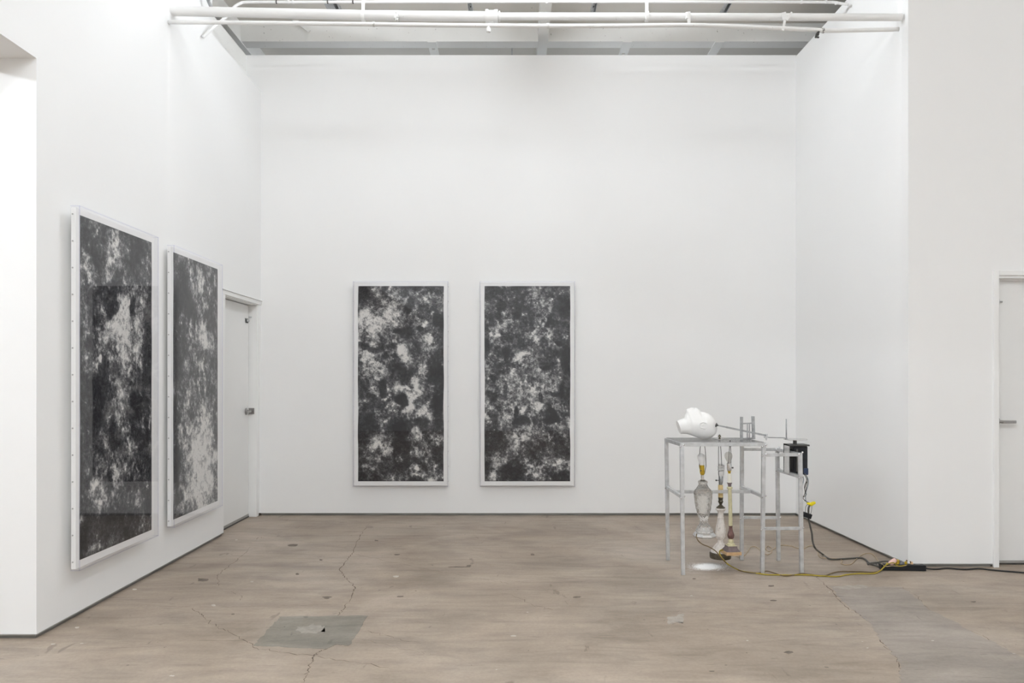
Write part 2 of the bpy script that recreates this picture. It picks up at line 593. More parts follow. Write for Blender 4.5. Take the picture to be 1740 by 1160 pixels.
us = sorted({D_RET, 5.42, 5.45, 5.46, 5.465, 5.47, 5.475, 5.48, 5.485, 5.49, 5.50, 5.52, 5.56, 5.62, 5.7, 5.8, 5.95, 6.5, D_BACK + 0.02})
vs = [GAP, 0.6, 1.2, 1.8, 2.4, 3.0, 3.6, 4.1, 4.512]
struct(obj('wall_right', grid_wall(us, vs, lambda a, b: True, lambda d, z: (xr(d, z), d, z), (0.14, 0, 0)), M['wall'], smooth=True, angle=20),
       'white right wall receding to the back corner')
br = struct(obj('baseboard_right', prism([(X_R1 + 0.014, D_RET + 0.02), (X_R0 + 0.006, D_BACK + 0.02), (X_R0 + 0.09, D_BACK + 0.02), (X_R1 + 0.1, D_RET + 0.02)], 0, GAP), M['reveal']),
            'grey recessed metal strip below the right wall')
obj('reveal_lip', prism([(X_R1 - 0.002, D_RET), (X_R0 - 0.016, D_BACK), (X_R0 + 0.01, D_BACK), (X_R1 + 0.02, D_RET)], GAP - 0.005, GAP + 0.001), M['reveal_lip'], br)

# return wall with the second door
DOX0, DOX1, DOZ = 3.465, 4.33, 2.081
us = [X_R1 + 0.146, DOX0, DOX1, 6.4]
vs = [GAP, DOZ, Z_DECK + 0.01]
struct(obj('wall_return', grid_wall(us, vs, lambda x, z: not (DOX0 < x < DOX1 and z < DOZ), lambda x, z: (x, D_RET, z), (0, 0.139, 0)), M['wall']),
       'white wall facing the room with a door at the right')
bq = struct(obj('baseboard_return', box(X_R1 + 0.012, DOX0 - 0.04, D_RET + 0.012, D_RET + 0.1, 0, GAP), M['reveal']), 'grey recessed metal strip below the return wall')
obj('reveal_lip', box(X_R1 + 0.006, DOX0 - 0.038, D_RET - 0.003, D_RET + 0.02, GAP - 0.005, GAP + 0.001), M['reveal_lip'], bq)
# the parts of the room behind the camera
struct(obj('wall_front', box(-7.5, 6.6, -5.0, -4.85, 0, Z_DECK), M['wall']), 'white wall behind the camera')
struct(obj('wall_far_right', box(6.4, 6.55, -4.85, 9.4, 0, Z_DECK), M['wall']), 'white side wall beyond the second door')
struct(obj('wall_far_left', box(-7.5, -7.36, -4.85, 9.4, 0, Z_DECK), M['wall']), 'white wall of the adjoining room')
struct(obj('wall_beyond', box(-7.36, 6.4, 9.3, 9.45, 0, Z_DECK), M['wall']), 'outer wall behind the back partition')

# ------------------------------------------------------------------ doors
def slide_bolt(parent, cx, cy, cz, axis):
    """small surface bolt; axis 'x' or 'y' is the direction of the bar"""
    bm = bmesh.new()
    for o in (-0.016, 0.016):
        if axis == 'x':
            add_box(bm, cx - 0.03, cx + 0.03, cy - 0.004, cy, cz - 0.02, cz + 0.02)
            add_tube(bm, [(cx - 0.04, cy - 0.012, cz), (cx + 0.045, cy - 0.012, cz)], 0.006, 8)
            add_box(bm, cx + o - 0.006, cx + o + 0.006, cy - 0.02, cy, cz - 0.012, cz + 0.012)
        else:
            add_box(bm, cx, cx + 0.004, cy - 0.03, cy + 0.03, cz - 0.02, cz + 0.02)
            add_tube(bm, [(cx + 0.012, cy - 0.04, cz), (cx + 0.012, cy + 0.045, cz)], 0.006, 8)
            add_box(bm, cx, cx + 0.02, cy + o - 0.006, cy + o + 0.006, cz - 0.012, cz + 0.012)
    return obj('slide_bolt', bm, M['steel'], parent)


# door in the left wall
XD = -2.563
door = struct(thing('door_1', (XD, 6.9, 0), 'white flush door recessed in the left wall beside the back corner', 'door'))
obj('door_leaf', box(XD - 0.045, XD, 6.475, 7.325, 0.018, 2.055, 0.002), M['door'], door)
obj('door_sweep', box(XD - 0.045, XD + 0.004, 6.478, 7.322, 0.012, 0.034), M['reveal_lip'], door)
fr = obj('door_frame', box(XD - 0.06, xl(7.3) + 0.0, 7.332, 7.392, 0, 2.10, 0.002), M['trim'], door)
obj('door_frame', box(XD - 0.06, xl(6.5) - 0.002, 6.465, 7.34, 2.062, 2.1), M['trim'], door)
obj('head_casing', box(xl(6.4) - 0.01, xl(6.4) + 0.016, 6.40, D_BACK - 0.003, 2.066, 2.104, 0.003), M['trim'], door)
obj('drip_cap', box(xl(6.4) - 0.01, xl(6.4) + 0.026, 6.40, D_BACK - 0.003, 2.104, 2.112, 0.002), M['trim'], door)
obj('threshold', box(XD - 0.07, XD + 0.004, 6.47, 7.33, 0.0, 0.012), M['dark_metal'], door)
bm = lathe([(0, 0, 0, 0.033), (0, 0, 0.008, 0.033), (0, 0, 0.012, 0.026), (0, 0, 0.014, 0.012), (0, 0, 0.05, 0.011), (0, 0, 0.052, 0.0)], 24)
bmesh.ops.rotate(bm, verts=bm.verts, cent=(0, 0, 0), matrix=Matrix.Rotation(R(90), 3, 'Y'))
bmesh.ops.translate(bm, verts=bm.verts, vec=(XD, 7.255, 1.03))
hd = obj('door_handle', bm, M['door_metal'], door, True, 35)
obj('lever', tube([(XD + 0.047, 7.255, 1.03), (XD + 0.052, 7.22, 1.03), (XD + 0.052, 7.12, 1.028)], 0.0085, 10, 4), M['door_metal'], hd, True)
obj('strike_plate', box(XD + 0.001, XD + 0.055, 7.327, 7.332, 1.0, 1.06), M['door_metal'], door)
slide_bolt(door, XD, 7.27, 1.905, 'y')
obj('latch_keeper', box(XD + 0.004, XD + 0.03, 7.322, 7.333, 1.94, 1.95), M['steel'], door)

# door in the return wall
YD = D_RET + 0.075
door = struct(thing('door_2', (3.9, YD, 0), 'white flush door with lever handle in the return wall', 'door'))
obj('door_leaf', box(DOX0 + 0.008, DOX1 - 0.008, YD, YD + 0.045, 0.016, DOZ - 0.028, 0.002), M['door'], door)
obj('door_sweep', box(DOX0 + 0.008, DOX1 - 0.008, YD - 0.004, YD + 0.03, 0.012, 0.03), M['reveal_lip'], door)
obj('threshold', box(DOX0, DOX1, YD - 0.004, YD + 0.06, 0, 0.012), M['dark_metal'], door)
for x0, x1 in ((DOX0 - 0.036, DOX0 + 0.003), (DOX1 - 0.003, DOX1 + 0.036)):
    cs = obj('side_casing', box(x0, x1, D_RET - 0.016, D_RET + 0.001, 0, DOZ + 0.034, 0.003), M['trim'], door)
    obj('door_frame', box(x0 + 0.02 if x0 < 3.9 else x0, x1 if x0 < 3.9 else x1 - 0.02, D_RET, D_RET + 0.13, 0, DOZ), M['trim'], door)
obj('head_casing', box(DOX0 + 0.003, DOX1 - 0.003, D_RET - 0.016, D_RET + 0.001, DOZ - 0.003, DOZ + 0.034, 0.003), M['trim'], door)
obj('door_frame', box(DOX0, DOX1, D_RET, D_RET + 0.13, DOZ - 0.02, DOZ), M['trim'], door)
obj('door_stop', box(DOX0, DOX1, YD - 0.02, YD - 0.002, DOZ - 0.034, DOZ - 0.02), M['trim'], door)
HX, HZ = DOX0 + 0.022, 1.037
bm = lathe([(0, 0, 0, 0.042), (0, 0, 0.006, 0.042), (0, 0, 0.012, 0.034), (0, 0, 0.014, 0.016), (0, 0, 0.05, 0.015), (0, 0, 0.055, 0.0)], 28)
bmesh.ops.rotate(bm, verts=bm.verts, cent=(0, 0, 0), matrix=Matrix.Rotation(R(90), 3, 'X'))
bmesh.ops.translate(bm, verts=bm.verts, vec=(HX, YD, HZ))
hd = obj('door_handle', bm, M['door_metal'], door, True, 35)
bm = box(HX + 0.02, HX + 0.125, YD - 0.062, YD - 0.048, HZ - 0.014, HZ + 0.008, 0.004)
add_tube(bm, [(HX, YD - 0.052, HZ), (HX + 0.03, YD - 0.055, HZ - 0.002)], 0.011, 12)
obj('lever', bm, M['door_metal'], hd)
slide_bolt(door, DOX0 + 0.03, YD, 1.898, 'x')

# ------------------------------------------------------------------ ceiling structure
bm = box(-3.6, 4.2, 7.61, 7.76, 4.75, Z_DECK - 0.001)
struct(obj('ceiling_beam', bm, M['beam']), 'white painted timber beam across the room above the back wall', 'beam')
for x0, x1, lab in ((0.262, 0.362, 'white painted joist running over the middle of the back wall'),
                    (-2.812, -2.735, 'white painted joist above the left wall')):
    struct(obj('ceiling_joist', box(x0, x1, 5.6 if x0 < 0 else 6.0, 8.9, 4.742, Z_DECK - 0.001), M['beam']), lab, 'joist')
# perforated strut pieces under the beam
for px, hole, lab in ((738, 84, 'short perforated white strut under the beam, left of the middle joist'),
                      (1060, 92, 'short perforated white strut under the beam, next right of the middle joist'),
                      (1212, None, 'short white strut under the beam, closest to the right wall')):
    s = 163.0
    x = (px - CX) / s
    y0, y1, z = 7.60, 8.15, 4.738
    bm = bmesh.new()
    if hole is None:
        add_box(bm, x - 0.045, x + 0.045, y0, y1, z, z + 0.012)
    else:
        yh = F_PX * (z - H) / (HOR - hole)
        add_box(bm, x - 0.045, x - 0.018, y0, y1, z, z + 0.012)
        add_box(bm, x + 0.018, x + 0.045, y0, y1, z, z + 0.012)
        for a, b_ in ((y0, yh - 0.025), (yh + 0.025, y1)):
            add_box(bm, x - 0.018, x + 0.018, a, b_, z, z + 0.012)
    tag(obj('strut_piece', bm, M['beam']), lab, 'strut')
# dangling strips of wood / hangers on the beam
tag(obj('wood_batten', bar(P(494, 29, 7.55), P(526, 53, 7.57), 0.035, 0.018, (0, 1, 0)), M['beam']), 'white wood batten hanging askew in front of the beam', 'batten')

# galvanised strut channels
for px, lab in ((576, 'grey strut channel with a junction plate above the pipe, nearest the left wall'),
                (800, 'grey strut channel above the pipe, left of the pipe coupling'),
                (1008, 'grey strut channel above the pipe, right of the middle joist'),
                (1231, 'grey strut channel above the pipe, nearest the right wall')):
    s = 191.0
    x = (px - CX) / s
    t = thing('strut_channel', (x, 5.9, 4.6), lab, 'channel', 'strut channels under the roof')
    bm = bmesh.new()
    add_box(bm, x - 0.02, x - 0.014, 5.3, 6.78, 4.60, 4.64)
    add_box(bm, x + 0.014, x + 0.02, 5.3, 6.78, 4.60, 4.64)
    add_box(bm, x - 0.02, x + 0.02, 5.3, 6.78, 4.64, 4.645)
    obj('channel', bm, M['galv'], t)
    bm = bmesh.new()
    for k in range(20):
        add_box(bm, x - 0.006, x + 0.006, 5.33 + k * 0.07, 5.36 + k * 0.07, 4.638, 4.641)
    obj('slots', bm, M['dark_metal'], t)['kind'] = 'stuff'
    for y in (5.4, 6.7):
        obj('hanger_rod', tube([(x, y, 4.64), (x, y, Z_DECK)], 0.005, 8), M['galv'], t)
    if px == 576:
        obj('junction_plate', box(x - 0.10, x - 0.01, 6.2, 6.75, 4.615, 4.63), M['galv'], t)
    elif px > 1000:
        obj('junction_plate', box(x - 0.05, x + 0.08, 6.1, 6.32, 4.655, 4.67), M['galv'], t)

# main pipe, two diameters with a coupling
DP = 5.44
pipe = thing('sprinkler_pipe', P(840, 28, DP), 'thick white painted pipe spanning the room with a coupling', 'pipe')
left_path = [P(286, 18.7, DP), P(440, 21.8, DP), P(640, 26.2, DP), P(832, 28.0, DP)]
obj('pipe_run', tube(left_path, 0.0335, 20), M['pipe'], pipe, True, 60)
obj('pipe_run', tube([P(832, 28, DP), P(1100, 28.2, DP), P(1532, 29.6, DP)], 0.0255, 20), M['pipe'], pipe, True, 60)
bm = bmesh.new()
for a, b_, r in ((825, 830, 0.047), (830, 840, 0.042), (840, 846, 0.046), (847.5, 850, 0.036)):
    add_tube(bm, [P(a, 28, DP), P(b_, 28, DP)], r, 20)
cpl = obj('coupling', bm, M['pipe'], pipe, True, 40)
for k in range(4):
    obj('coupling_bolt', tube([P(825 + k * 5, 38, DP), P(829 + k * 5, 38, DP)], 0.008, 8), M['pipe'], cpl)
obj('escutcheon', tube([P(286, 18.7, DP), P(288.5, 18.7, DP)], 0.037, 20), M['pipe'], pipe, True, 40)
# white hanger straps to the deck
for px in (617, 1099):
    p = P(px, 28, DP)
    bm = box(p.x - 0.01, p.x + 0.01, DP - 0.012, DP + 0.012, p.z + 0.02, Z_DECK)
    add_tube(bm, [(p.x - 0.011, DP, p.z), (p.x + 0.011, DP, p.z)], 0.036, 20)
    obj('hanger_strap', bm, M['pipe'], pipe)
# perforated strap loops
for px, y0, y1, r in ((676, 18, 40, 0.0355), (1168, 21, 47, 0.0275)):
    p = P(px, 27.5, DP)
    bm = bmesh.new()
    add_tube(bm, [(p.x - 0.012, DP, p.z), (p.x + 0.012, DP, p.z)], r, 20)
    add_box(bm, p.x - 0.011, p.x + 0.011, DP - 0.05, DP - 0.046, P(px, y1, DP).z, p.z + 0.01)
    add_box(bm, p.x - 0.02, p.x - 0.002, DP - 0.054, DP - 0.03, p.z - 0.04, p.z - 0.015)
    obj('strap_clamp', bm, M['strap'], pipe)
bm = bmesh.new()
add_bar(bm, P(1331, 21, DP - 0.06), P(1334, 33, DP - 0.06), 0.035, 0.004, (0, 1, 0))
add_bar(bm, P(1346, 21, DP - 0.066), P(1336, 34, DP - 0.066), 0.018, 0.004, (0, 1, 0))
add_bar(bm, P(1334, 33, DP - 0.05), P(1330, 52, DP - 0.05), 0.018, 0.004, (0, 1, 0))
obj('wrapped_strap', bm, M['pipe'], pipe)

DS = 5.40
small = thing('small_pipe', P(900, 44, DS), 'thin white painted pipe sagging below the thick pipe', 'pipe')
path = [P(x, y, DS) for x, y in ((286.5, 37.5), (420, 38.6), (540, 40.2), (635, 41.3), (730, 42.6), (920, 44), (1030, 44), (1110, 43.2), (1180, 42.8), (1260, 45.2), (1380, 50.4), (1400, 52), (1450, 51.6), (1527, 49.8))]
obj('pipe_run', tube(path, 0.0145, 16, 6), M['pipe'], small, True)
for px, py, m_ in ((635, 41.3, 'strap'), (931, 44, 'strap'), (1398, 52, 'strap')):
    obj('pipe_union', tube([P(px - 2, py, DS), P(px + 2, py, DS)], 0.018, 16), M[m_], small)
sp = P(830, 51, DS)
bm = lathe([(sp.x, DS, sp.z + 0.04, 0.012), (sp.x, DS, sp.z + 0.012, 0.012), (sp.x, DS, sp.z + 0.008, 0.019), (sp.x, DS, sp.z - 0.014, 0.016), (sp.x, DS, sp.z - 0.02, 0.004)], 8)
obj('sprinkler_head', bm, M['pipe'], small)
bm = bmesh.new()
add_tube(bm, [P(1391, 53, DS), P(1389, 60, DS)], 0.010, 10)
add_tube(bm, [P(1385, 62.5, DS), P(1391.5, 63.5, DS)], 0.007, 8)
add_tube(bm, [P(1388, 57, DS), P(1386, 64, DS)], 0.008, 8)
obj('drain_valve', bm, M['dark_metal'], small)

DC = 6.2
con = thing('electrical_conduit', P(870, 3, DC), 'white electrical conduit running along the roof above the pipes', 'conduit')
pts = [P(345, 63, 5.93), P(368, 42, 6.08), P(386, 27, 6.13), P(397, 13, 6.17), P(408, 6, 6.19), P(424, 3.6, DC), P(520, 3.6, DC), P(870, 2.6, DC), P(1240, 3.2, DC), P(1400, 3.6, DC), P(1425, 5.2, DC), P(1441, 8.0, DC)]
obj('conduit_run', tube(pts, 0.0115, 12, 5), M['pipe'], con, True)
for px in (470, 557, 600):
    obj('conduit_clip', tube([P(px - 1, 3.4, DC), P(px + 1, 3.4, DC)], 0.0145, 12), M['dark_metal'], con)
for px in (490, 498, 929, 1362, 1403, 1421):
    obj('conduit_coupling', tube([P(px - 1.4, 3.4 if px < 1410 else 5, DC), P(px + 1.4, 3.4 if px < 1410 else 5, DC)], 0.0148, 12), M['pipe'], con)
for px, lab in ((312, 'thin grey wire hanging above the left end of the pipes, by the wall'), (352, 'short grey pipe stub above the left end of the pipes')):
    tag(obj('hanging_wire' if px < 330 else 'pipe_stub', tube([P(px - 2, -14, 5.9), P(px + 3, 4, 5.95), P(px + 10, 18, 6.0)], 0.006 if px < 330 else 0.014, 8, 3), M['galv'], None, True), lab, 'wire' if px < 330 else 'pipe')

# strip lights, out of view; the one behind the partition is added fill
TUBE = {}
for i, (x, y, z, ln, rad) in enumerate(LIGHTS):
    if i == len(LIGHTS) - 1:
        lab = 'white strip light hanging in the adjoining room beyond the opening'
    elif i == len(LIGHTS) - 2:
        lab = 'added unseen strip light behind the back partition, brightening deck and beam'
    else:
        lab = 'white strip light hung under the roof deck'
    t = thing('strip_light', (x, y, z), lab, 'ceiling light', None if 'adjoining' in lab or 'behind' in lab else 'strip lights under the roof')
    obj('housing', box(x - 0.035, x + 0.035, y - ln / 2 - 0.03, y + ln / 2 + 0.03, z + 0.03, z + 0.075, 0.004), M['trim'], t)
    for sy in (-1, 1):
        obj('hanger_rod', tube([(x, y + sy * ln * 0.42, z + 0.075), (x, y + sy * ln * 0.42, Z_DECK)], 0.004, 6), M['galv'], t)
        obj('lamp_holder', box(x - 0.02, x + 0.02, y + sy * (ln / 2 + 0.015) - 0.012, y + sy * (ln / 2 + 0.015) + 0.012, z - 0.02, z + 0.03), M['trim'], t)
    if rad not in TUBE:
        m, nt, b = new_mat('lit_tube')
        b.inputs['Base Color'].default_value = (0.9, 0.9, 0.9, 1)
        b.inputs['Emission Color'].default_value = (*LIGHT_COLOR, 1)
        b.inputs['Emission Strength'].default_value = rad
        TUBE[rad] = m
    obj('lit_tube', tube([(x, y - ln / 2, z), (x, y + ln / 2, z)], 0.019, 8), TUBE[rad], t, True, 50)

# ------------------------------------------------------------------ framed prints
def fbm(ny, nx, rng, base=(8, 4), octaves=6, gain=0.55):
    out = np.zeros((ny, nx)); amp = 1.0; tot = 0
    for o in range(octaves):
        gy, gx = base[0] * 2 ** o + 2, base[1] * 2 ** o + 2
        g = rng.random((gy, gx))
        yy = np.linspace(0, gy - 1.001, ny); xx = np.linspace(0, gx - 1.001, nx)
        y0 = yy.astype(int); x0 = xx.astype(int)
        fy = (yy - y0); fx = (xx - x0)
        fy = (fy * fy * (3 - 2 * fy))[:, None]; fx = (fx * fx * (3 - 2 * fx))[None, :]
        a = g[np.ix_(y0, x0)]; b_ = g[np.ix_(y0, x0 + 1)]; c = g[np.ix_(y0 + 1, x0)]; d = g[np.ix_(y0 + 1, x0 + 1)]
        out += amp * ((a * (1 - fx) + b_ * fx) * (1 - fy) + (c * (1 - fx) + d * fx) * fy)
        tot += amp; amp *= gain
    out /= tot
    return (out - out.mean()) / out.std()


def tone_map(seed, light, dark, strokes, base=0.32, contrast=0.095, nx=150, ny=340):
    rng = np.random.default_rng(seed)
    v, u = np.mgrid[0:1:ny * 1j, 0:1:nx * 1j]
    n1 = fbm(ny, nx, rng, (9, 4), 6, 0.62)
    n2 = fbm(ny, nx, rng, (26, 12), 4, 0.7)
    n3 = fbm(ny, nx, rng, (60, 28), 3, 0.8)
    wu = fbm(ny, nx, rng, (12, 5), 4) * 0.015
    wv = fbm(ny, nx, rng, (12, 5), 4) * 0.008
    U, V = u + wu, v + wv
    t = base + contrast * n1 + 0.075 * n2 + 0.07 * n3
    lm = np.zeros_like(t)
    for (a, b_, ra, rb, amp) in light:
        amp = amp if amp > 1 else amp * 0.86
        q = ((U - a) / ra) ** 2 + ((V - b_) / rb) ** 2
        lm = np.maximum(lm, amp * np.exp(-q * 0.62) * (0.78 + (0.30 * np.tanh(n2 * 0.9) + 0.16 * n3) * min(1.0, 0.72 / amp ** 2.5)))
    t = t + 0.62 * np.clip(lm, 0, 1.4)
    for (a, b_, ra, rb, amp) in dark:
        q = ((U - a) / ra) ** 2 + ((V - b_) / rb) ** 2
        w = 1 / (1 + np.exp((q - 1) * 5))
        t = t * (1 - 0.85 * amp * w) + (-0.10 + 0.02 * n3) * 0.85 * amp * w
    for (a0, b0, a1, b1, wd, amp) in strokes:
        px, py = (u - a0) * 0.44, (v - b0)
        ex, ey = (a1 - a0) * 0.44, (b1 - b0)
        k = np.clip((px * ex + py * ey) / (ex * ex + ey * ey + 1e-9), 0, 1)
        dd = np.hypot(px - k * ex + wu * 0.3, py - k * ey + wv * 0.3)
        t += amp * np.exp(-(dd / wd) ** 2) * np.clip(0.6 + 0.5 * n3, 0, 1.2)
    # fine scattered flecks
    t += 0.16 * np.clip(n3 * n2 - 1.7, 0, 1.5)
    return np.clip(t, -0.15, 1.0)


P1 = dict(base=0.265, light=[(.56, .31, .19, .085, 1.5), (.60, .25, .12, .06, 1.2), (.44, .05, .08, .07, .8), (.57, .20, .06, .05, .8), (.10, .165, .09, .05, .75),
                 (.08, .28, .03, .06, .7), (.33, .15, .09, .035, .6), (.83, .14, .08, .05, .5), (.87, .21, .04, .04, .7), (.67, .41, .05, .05, .95),
                 (.45, .38, .12, .05, .7), (.47, .46, .10, .05, .7), (.80, .42, .08, .03, .5), (.50, .53, .07, .04, .7), (.53, .615, .08, .045, .9), (.62, .71, .05, .04, .6), (.97, .67, .025, .08, .9), (.87, .63, .05, .03, .7),
                 (.81, .78, .08, .03, .75), (.45, .77, .06, .05, .7), (.24, .835, .07, .05, .85), (.14, .79, .08, .03, .75), (.48, .83, .11, .03, .7),
                 (.79, .88, .05, .04, .7), (.84, .94, .05, .03, .5), (.16, .96, .05, .03, .55), (.46, .975, .06, .02, .5), (.13, .42, .06, .04, .4), (.30, .72, .05, .07, .4), (.2, .35, .05, .03, .4)],
          dark=[(.40, .245, .10, .04, .8), (.70, .235, .045, .035, .9), (.45, .66, .09, .06, .8), (.94, .36, .08, .14, .55), (.12, .56, .16, .10, .45),
                (.20, .93, .22, .045, .55), (.66, .955, .2, .04, .5), (.80, .55, .12, .06, .5), (.72, .1, .16, .05, .4)],
          strokes=[(.25, .11, .4, .16, .004, .3), (.05, .33, .35, .37, .003, .3), (.6, .10, .72, .2, .003, .2), (.55, .58, .95, .6, .003, .25), (.15, .3, .3, .31, .003, .3)])
P2 = dict(base=0.3, light=[(.60, .055, .10, .045, .85), (.82, .08, .10, .065, .85), (.37, .05, .06, .05, .75), (.54, .14, .09, .045, .8), (.68, .165, .06, .055, .8), (.80, .13, .06, .04, .7),
                 (.22, .235, .06, .028, .8), (.35, .25, .04, .03, .6), (.47, .27, .05, .03, .9), (.66, .25, .06, .05, .95), (.67, .32, .08, .045, .95), (.37, .325, .07, .055, .85),
                 (.42, .38, .05, .03, .7), (.62, .41, .12, .03, .75), (.85, .32, .06, .03, .5), (.65, .82, .28, .17, 1.5), (.62, .68, .22, .11, 1.2), (.60, .90, .34, .06, 1.5),
                 (.28, .57, .12, .06, .6), (.72, .52, .15, .08, .65), (.45, .48, .2, .05, .5), (.15, .65, .08, .05, .5), (.85, .5, .08, .05, .5), (.3, .72, .08, .06, .6)],
          dark=[(.05, .80, .06, .10, .8), (.12, .93, .10, .03, .45), (.93, .70, .06, .07, .5), (.15, .13, .13, .08, .5), (.30, .18, .10, .05, .5), (.1, .4, .1, .1, .4)],
          strokes=[(.4, .2, .62, .21, .003, .25), (.5, .27, .62, .31, .003, .3), (.84, .17, .95, .22, .003, .3), (.4, .45, .8, .46, .003, .25)])
P3 = dict(base=0.295, light=[(.13, .165, .20, .075, 1.55), (.17, .22, .16, .055, 1.3), (.28, .27, .14, .03, .7), (.42, .17, .15, .04, .75), (.33, .10, .08, .035, .75), (.46, .055, .09, .025, .7), (.66, .06, .10, .03, .75), (.80, .05, .10, .04, .75),
                 (.88, .14, .05, .02, .7), (.76, .20, .10, .03, .7), (.84, .26, .07, .05, .9), (.52, .345, .06, .04, 1.5), (.45, .29, .05, .03, .7), (.1, .38, .10, .05, .85), (.24, .41, .12, .05, .75), (.36, .36, .07, .04, .55),
                 (.14, .46, .10, .04, .7), (.20, .54, .10, .025, .8), (.70, .505, .06, .045, 1.4), (.63, .385, .06, .03, .6), (.78, .43, .08, .03, .55), (.36, .57, .06, .05, .9), (.48, .525, .12, .02, .75), (.64, .58, .08, .045, 1.05), (.78, .645, .09, .035, 1.0), (.55, .635, .09, .03, .85),
                 (.58, .70, .07, .04, .65), (.26, .67, .06, .02, .5), (.40, .75, .05, .018, .9), (.26, .83, .10, .045, .85), (.28, .74, .05, .03, .7), (.35, .68, .06, .02, .6), (.68, .75, .08, .03, .5), (.45, .86, .08, .022, .85), (.08, .90, .04, .06, .75), (.20, .93, .12, .03, .6),
                 (.67, .955, .09, .025, .95), (.66, .98, .10, .015, .8), (.80, .87, .12, .045, .7), (.93, .79, .06, .025, .9), (.85, .985, .05, .015, .9), (.15, .02, .05, .04, .3), (.9, .93, .06, .03, .6), (.66, .86, .06, .03, .6)],
          dark=[(.49, .59, .10, .03, .95), (.52, .725, .11, .05, .95), (.42, .72, .10, .05, .6), (.50, .815, .10, .05, .8), (.42, .86, .04, .05, .8), (.27, .53, .05, .05, .8), (.07, .73, .13, .08, .6), (.93, .63, .08, .09, .75), (.56, .235, .10, .035, .6),
                (.05, .04, .12, .06, .6), (.92, .43, .10, .07, .7), (.53, .44, .12, .03, .55), (.94, .19, .07, .04, .5), (.15, .315, .16, .02, .5), (.72, .22, .04, .018, .7), (.60, .10, .05, .04, .5), (.42, .31, .05, .012, .8), (.55, .90, .12, .04, .45), (.75, .70, .06, .03, .7), (.04, .97, .04, .03, .6)],
          strokes=[(.1, .575, .45, .555, .003, .25), (.55, .51, .66, .55, .006, .5), (.05, .64, .5, .645, .003, .22), (.73, .72, .74, .9, .003, .25), (.22, .6, .35, .53, .003, .3), (.86, .57, 1.0, .55, .003, .3), (.38, .28, .5, .32, .006, .35)])
P4 = dict(base=0.29, light=[(.42, .355, .08, .020, 1.6), (.46, .375, .08, .025, .9), (.92, .255, .08, .022, .9), (.76, .24, .10, .04, .8), (.68, .17, .08, .05, .6), (.58, .075, .09, .04, .7), (.80, .09, .08, .04, .5), (.20, .10, .08, .04, .5), (.30, .15, .12, .06, .5), (.15, .21, .06, .05, .5),
                 (.22, .535, .10, .05, .85), (.21, .575, .04, .02, 1.0), (.45, .635, .10, .045, 1.0), (.61, .635, .09, .04, .95), (.55, .535, .14, .04, .75), (.44, .495, .08, .02, .8), (.18, .30, .08, .04, .6), (.13, .245, .06, .012, .8),
                 (.50, .235, .06, .05, .6), (.64, .29, .14, .04, .65), (.88, .42, .06, .03, .75), (.66, .44, .12, .03, .6), (.04, .64, .04, .07, .75), (.17, .64, .05, .05, .7), (.30, .66, .12, .025, .6), (.42, .79, .08, .035, .85), (.54, .73, .07, .05, .75), (.75, .76, .15, .04, .45), (.60, .925, .10, .03, .95), (.54, .965, .10, .02, .85),
                 (.82, .905, .14, .022, .95), (.92, .93, .08, .03, .6), (.14, .975, .06, .03, .85), (.12, .88, .06, .04, .5), (.25, .90, .06, .015, .6), (.44, .405, .07, .02, .7), (.12, .39, .08, .05, .5), (.88, .62, .08, .03, .8), (.90, .70, .1, .04, .55), (.42, .85, .12, .025, .6), (.35, .45, .08, .04, .6), (.8, .53, .06, .04, .5)],
          dark=[(.78, .675, .09, .028, 1.0), (.80, .64, .05, .02, .9), (.375, .64, .025, .028, .95), (.72, .415, .08, .014, .9), (.865, .30, .04, .014, 1.0), (.22, .10, .06, .02, .7), (.20, .145, .03, .035, .7), (.365, .14, .035, .014, .85), (.255, .35, .035, .03, .85),
                (.95, .39, .06, .09, .7), (.91, .525, .025, .035, .85), (.13, .80, .14, .06, .65), (.30, .955, .14, .04, .75), (.42, .685, .10, .02, .75), (.08, .47, .05, .02, .7), (.07, .56, .05, .03, .7), (.92, .98, .10, .03, .7), (.75, .185, .04, .012, .8), (.66, .58, .03, .02, .8), (.85, .56, .1, .012, .6), (.08, .03, .2, .04, .4), (.9, .1, .1, .06, .4), (.03, .31, .04, .04, .7)],
          strokes=[(.35, .65, .6, .62, .004, .3), (.55, .245, .7, .18, .004, .35), (.2, .68, .22, .8, .003, .25), (.1, .24, .25, .25, .005, .4), (.55, .97, .95, .89, .006, .25), (.75, .18, .85, .15, .003, .3)])

PW, PH, PZ0 = 0.923, 1.994, 0.296


